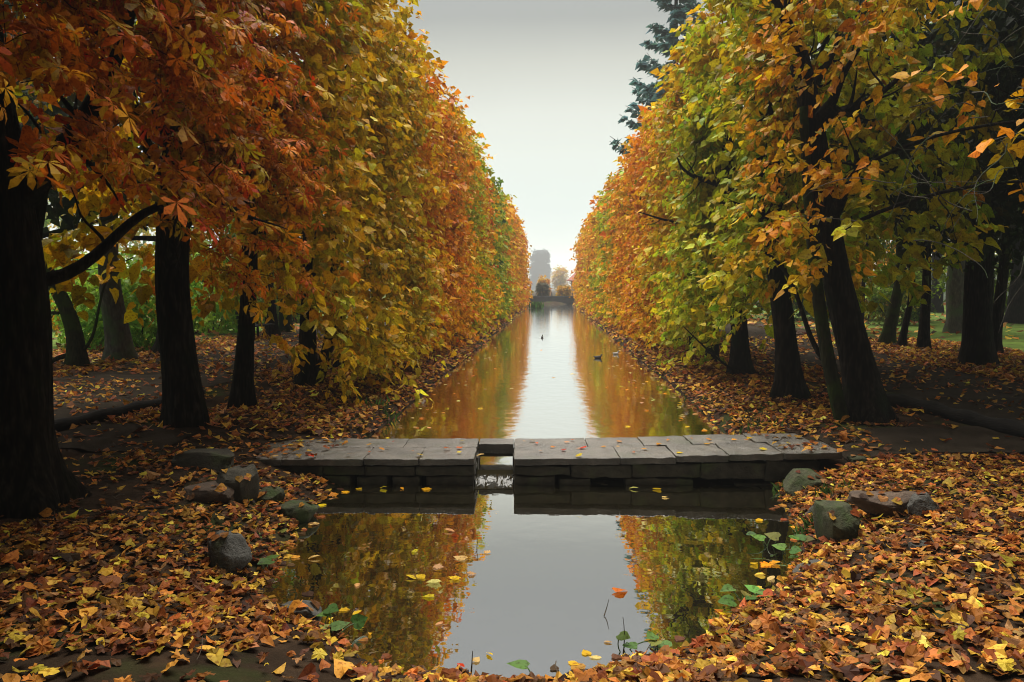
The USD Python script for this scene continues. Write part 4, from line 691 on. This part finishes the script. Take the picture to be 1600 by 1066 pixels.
p0 = at(736, 1056, .02); twig([p0, p0 + V3(.004, .01, .06), p0 + V3(.008, 0, .13)], .005, 'short upright stub at the near edge of the pond')
p0 = at(974, 1020, .0); twig([p0, p0 + V3(.005, 0, .1), p0 + V3(-.004, 0, .2)], .004, 'tall thin bare stem at the near right edge of the pond')
p0 = at(944, 962, .004); twig([p0, p0 + V3(.015, .03, .03), p0 + V3(.03, .03, .09)], .004, 'tiny forked twig poking from the bright water')
p0 = at(745, 860, .004); twig([p0, p0 + V3(0, .03, .04), p0 + V3(.005, .04, .09)], .004, 'tiny twig poking from the water beside pale floating leaves')
p0 = at(1135, 1010, .06); twig([p0, p0 + V3(.03, .05, .08), p0 + V3(.08, .06, .14)], .005, 'reddish thin twig leaning at the lower right waterline')
for px, py, n, sp_, h, lb in [(1225, 722, 60, .10, .12, 'grass tuft at the right end of the footbridge'), (1300, 745, 70, .10, .10, 'green tuft on top of the mossy slab'), (1275, 780, 60, .08, .12, 'bright green tuft between the right bank stones'), (1010, 612, 160, .25, .22, 'dark green grass clump on the right canal bank'), (595, 640, 90, .2, .16, 'sparse green grass at the left canal edge'), (1160, 672, 120, .3, .12, 'dark grass on the bank right of the footbridge')]:
    zb = .30 if py < 790 and px > 1200 else .2; c = at(px, py, zb); c[2] = float(ground_z([c[0]], [c[1]])[0]); o = c + np.stack([rng.normal(0, sp_, n), rng.normal(0, sp_ * .7, n), np.full(n, 0.0)], 1); o[:, 2] = ground_z(o[:, 0], o[:, 1]) - .01
    tip = np.stack([rng.normal(0, .45, n), rng.normal(0, .45, n), np.ones(n)], 1); nr = rng.normal(0, 1, (n, 3)); Q, f = place(QUAD, o, tip, nr, rng.uniform(.6, 1.2, n) * h, rng, .8)
    cen = o[:, None]; side = norm(np.cross(norm(tip), norm(nr)))[:, None]; Q = Q - ((Q - cen) * side).sum(-1, keepdims=True) * side * .86
    t = thing('grass_tuft', c, lb, 'grass'); leaf_parts([(Q, f, jitter(np.repeat([(.05, .10, .02)], n, 0), rng, .3))], t, 'blades', c)

# ---------------------------------------------------------------- bench, ducks
x, y = pt(405, 533); c = V3(x, y, float(ground_z([x], [y])[0])); t = thing('park_bench', c, 'dark park bench beyond the left path, between the slim trunk and the joined trunks', 'bench')
def bx(cx, cy, cz, sx, sy, sz): m = trimesh.creation.box((sx, sy, sz)); return np.array(m.vertices) + c + [cx, cy, cz], np.array(m.faces)
for i in range(4): emit('seat_slat', *bx(-.2 + i * .12, 0, .44, .09, 1.7, .035), LOG, t, loc=c)
for i in range(3): emit('back_slat', *bx(-.32 - .03 * i, 0, .58 + .13 * i, .03, 1.7, .1), LOG, t, loc=c)
for yy in (-.7, .7): emit('leg', *bx(.1, yy, .2, .06, .06, .42), LOG, t, loc=c); emit('leg', *bx(-.3, yy, .42, .06, .06, .85), LOG, t, loc=c)
def duck(px, py, L, heading, label, cb, ch):
    c = at(px, py, .06); t = thing('duck', c, label, 'duck')
    def ell(p0, r0, p1, r1): return manifold3d.Manifold.batch_hull([manifold3d.Manifold.sphere(r0, 20).translate(p0), manifold3d.Manifold.sphere(r1, 20).translate(p1)])
    b = ell((-.10, 0, .05), .055, (.09, 0, .055), .07) + ell((-.2, 0, .085), .012, (-.08, 0, .06), .045) + ell((.12, 0, .07), .04, (.165, 0, .15), .026) + ell((.165, 0, .16), .034, (.19, 0, .16), .028)
    m = b.refine_to_length(.015).to_mesh(); tm = trimesh.Trimesh(m.vert_properties[:, :3], m.tri_verts); trimesh.smoothing.filter_taubin(tm, iterations=12); a, s = math.cos(heading), math.sin(heading); R = np.array([[a, s, 0], [-s, a, 0], [0, 0, 1]]) * (L / .4)
    emit('body', np.array(tm.vertices) @ R + c, tm.faces, cb, t, smooth=True, loc=c)
    bl = ell((.20, 0, .155), .012, (.25, 0, .15), .009).to_mesh(); emit('bill', bl.vert_properties[:, :3] @ R + c, bl.tri_verts, ch, t, smooth=True, loc=c)
DK, DKP, BILL = plain('brown_plumage', (.05, .045, .04)), plain('pale_plumage', (.35, .33, .30)), plain('bill_horn', (.25, .16, .04))
duck(934, 560, .24, 0.1, 'dark duck swimming on the canal toward the right bank', DK, BILL); duck(962, 554, .22, .5, 'pale duck on the canal close under the right row', DKP, BILL); duck(847, 528, .24, 1.4, 'distant dark duck on the left half of the canal', DK, BILL)

# ---------------------------------------------------------------- far end of the canal
FS = plain('far_bridge_stone', (.055, .055, .055)); FB = thing('arched_bridge', (0, 96, 0), 'low flat-arched dark bridge closing the far end of the canal', 'bridge')
xs_ = np.linspace(-4.5, 4.5, 31); top = 1.0 - .012 * xs_ ** 2; bot = np.where(np.abs(xs_) < 2.2, .42 - .10 * xs_ ** 2, -.4)
pr = Polygon(list(zip(xs_, top)) + list(zip(xs_[::-1], bot[::-1]))); m = trimesh.creation.extrude_polygon(pr.buffer(0), 3.2, engine='earcut'); v = np.array(m.vertices); v = np.stack([v[:, 0], 95.2 + v[:, 2], v[:, 1]], 1); emit('span', v, np.array(m.faces)[:, ::-1], FS, FB, loc=(0, 96, 0))
cp = trimesh.creation.box((8.6, .35, .12)); emit('coping', np.array(cp.vertices) + [0, 95.1, .99], cp.faces, FS, FB, loc=(0, 96, 0))
for i in range(7): cp = trimesh.creation.box((.12, .12, .5)); emit('railing_post', np.array(cp.vertices) + [-3.6 + i * 1.2, 95.1, 1.22], cp.faces, FS, FB, loc=(0, 96, 0))
H = V3(8.5, 124, .4); WALLM, ROOFM, PANE, WHITE = plain('pinkish_plaster', (.42, .28, .24)), plain('red_roof_tile', (.26, .075, .05)), plain('window_pane', (.08, .09, .10), .15, .6), plain('white_paint', (.7, .7, .68))
ho = thing('red_roofed_house', H, 'house with red gabled roof beyond the far end of the right row', 'house')
def hb(name, cx, cy, cz, sx, sy, sz, m_, parent): b = trimesh.creation.box((sx, sy, sz)); return emit(name, np.array(b.vertices) + H + [cx, cy, cz], b.faces, m_, parent, loc=H)
hb('wall', 0, 0, 1.4, 11, 8, 2.8, WALLM, ho)
rf = np.array([(-6.2, -4.6, 2.7), (6.2, -4.6, 2.7), (6.2, 4.6, 2.7), (-6.2, 4.6, 2.7), (-2.6, 0, 6.2), (4.5, 0, 6.2)]) + H; ro = emit('roof', rf, [(0, 1, 5), (0, 5, 4), (1, 2, 5), (2, 3, 4), (2, 4, 5), (3, 0, 4), (0, 2, 1), (0, 3, 2)], ROOFM, ho, loc=H)
hb('chimney', 0.2, 0, 6.3, .8, .8, 1.6, WALLM, ro)
for cx in (-4.2, -1.4, 1.4, 4.2): wn = hb('window', cx, -4.03, 1.6, 1.1, .08, 1.3, WHITE, ho); hb('pane', cx, -4.085, 1.6, .85, .04, 1.05, PANE, wn)
dm = hb('dormer', -3.4, -3.1, 3.9, 1.6, 2.0, 1.3, WHITE, ho); hb('pane', -3.4, -4.13, 3.95, .9, .05, .8, PANE, dm)
rng = np.random.default_rng(77)
def far_tree(name, px0, px1, pytop, pybase, y, n, size, pal, label, trunk=.2, square=1.0):
    cx = float(at_y((px0 + px1) / 2, 440, y)[0]); zt = float(at_y(862, pytop, y)[2]); zb = max(float(at_y(862, pybase, y)[2]), .6); w = (px1 - px0) / 2 / FPX * y; gz = .4; loc = (cx, y, gz); t = thing(name, loc, label, 'tree')
    v, f, p, _ = trunk_mesh((cx, y, gz), (cx, y, zb + (zt - zb) * .8), trunk, trunk * .3, rng, .05, 1.3, 8, 12); emit('trunk', v, f, BARK, t, smooth=True, loc=loc); leaf_parts([crown_leaves(V3(cx, y, (zt + zb) / 2), (w, w, (zt - zb) / 2 * 1.03), n, size, pal, rng, hollow=.1, gap=(.44 if square > .4 else .43), square=square)], t, 'crown', loc)
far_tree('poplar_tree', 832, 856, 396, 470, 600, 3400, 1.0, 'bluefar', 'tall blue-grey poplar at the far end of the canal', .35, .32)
far_tree('round_tree', 864, 888, 417, 450, 300, 900, .40, 'yellow', 'round golden tree standing beyond the far bridge', .14)
far_tree('round_tree', 843, 857, 432, 462, 125, 800, .16, 'gold', 'small golden tree above the grey clipped hedge at the far left', .14, .7)
far_tree('clipped_tree', 841, 855, 444, 476, 104, 1000, .14, 'olive', 'dark clipped tree at the far end of the left row', .14, .45)
far_tree('round_tree', 872, 890, 448, 472, 108, 1100, .14, 'parkgold', 'dull brown bushy tree in front of the red-roofed house', .14, .6)
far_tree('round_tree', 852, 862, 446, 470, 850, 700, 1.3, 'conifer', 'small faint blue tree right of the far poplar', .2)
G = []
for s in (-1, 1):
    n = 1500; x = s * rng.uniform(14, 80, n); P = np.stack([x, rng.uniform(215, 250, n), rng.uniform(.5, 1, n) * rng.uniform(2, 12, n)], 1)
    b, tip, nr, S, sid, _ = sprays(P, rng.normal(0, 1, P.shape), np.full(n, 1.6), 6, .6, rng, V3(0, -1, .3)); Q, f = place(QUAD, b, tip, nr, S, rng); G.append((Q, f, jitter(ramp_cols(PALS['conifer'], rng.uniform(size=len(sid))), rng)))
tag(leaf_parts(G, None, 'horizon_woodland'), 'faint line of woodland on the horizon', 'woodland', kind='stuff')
c = at(838, 482, .08); c[1] = min(c[1], 92); t = thing('reed_clump', c, 'bright green reed clump at the far left edge of the canal', 'reeds'); n = 120; o = c + np.stack([rng.normal(0, .28, n), rng.normal(0, .3, n), np.full(n, -.05)], 1)
Q, f = place(QUAD, o, np.stack([rng.normal(0, .25, n), rng.normal(0, .25, n), np.ones(n)], 1), rng.normal(0, 1, (n, 3)), rng.uniform(.4, .8, n), rng, .3); cen = o[:, None]; Q[..., :2] = cen[..., :2] + (Q[..., :2] - cen[..., :2]) * .35
leaf_parts([(Q, f, jitter(np.repeat([(.07, .15, .035)], n, 0), rng, .25))], t, 'blades', c)
# pale wall with an orange rail far behind the right-hand trees, stone post far left
c = V3(22, 66, .4); t = thing('pale_wall', c, 'long pale wall with an orange band along its foot far beyond the right lawn', 'wall')
b = trimesh.creation.box((34, .4, 2.6)); emit('panel', np.array(b.vertices) + c + [0, 0, 1.5], b.faces, plain('pale_render', (.45, .48, .52)), t, loc=c)
b = trimesh.creation.box((34.2, .5, .22)); emit('rail', np.array(b.vertices) + c + [0, -.02, .32], b.faces, plain('orange_paint', (.6, .2, .06)), t, loc=c)
for i in range(12): b = trimesh.creation.box((.16, .5, 2.7)); emit('pilaster', np.array(b.vertices) + c + [-16.5 + i * 3, -.06, 1.5], b.faces, plain('pale_render', (.45, .48, .52)) if False else WHITE, t, loc=c)
px_, py_ = pt(69, 500); c = V3(px_, py_, float(ground_z([px_], [py_])[0])); t = thing('stone_post', c, 'pale stone gate post far behind the lawn at left', 'post')
for nm, w, h0, h1 in (('shaft', .55, -.1, 1.7), ('cap', .75, 1.7, 1.9)): b = trimesh.creation.box((w, w, h1 - h0)); emit(nm, np.array(b.vertices) + c + [0, 0, (h0 + h1) / 2], b.faces, ROCK, t, loc=c)

# ---------------------------------------------------------------- haze
HAZE = .0007
b = trimesh.creation.box((1400, 1300, 48)); hz = emit('haze', np.array(b.vertices) + [0, 560, 21.5], b.faces, usdkit.material(stage, '/World/Looks/haze_air', {'v': ('principled_volume', {'color': (.93, .95, .95), 'density': HAZE, 'anisotropy': .2})}, [], volume='v.volume')); tag(hz, kind='stuff')
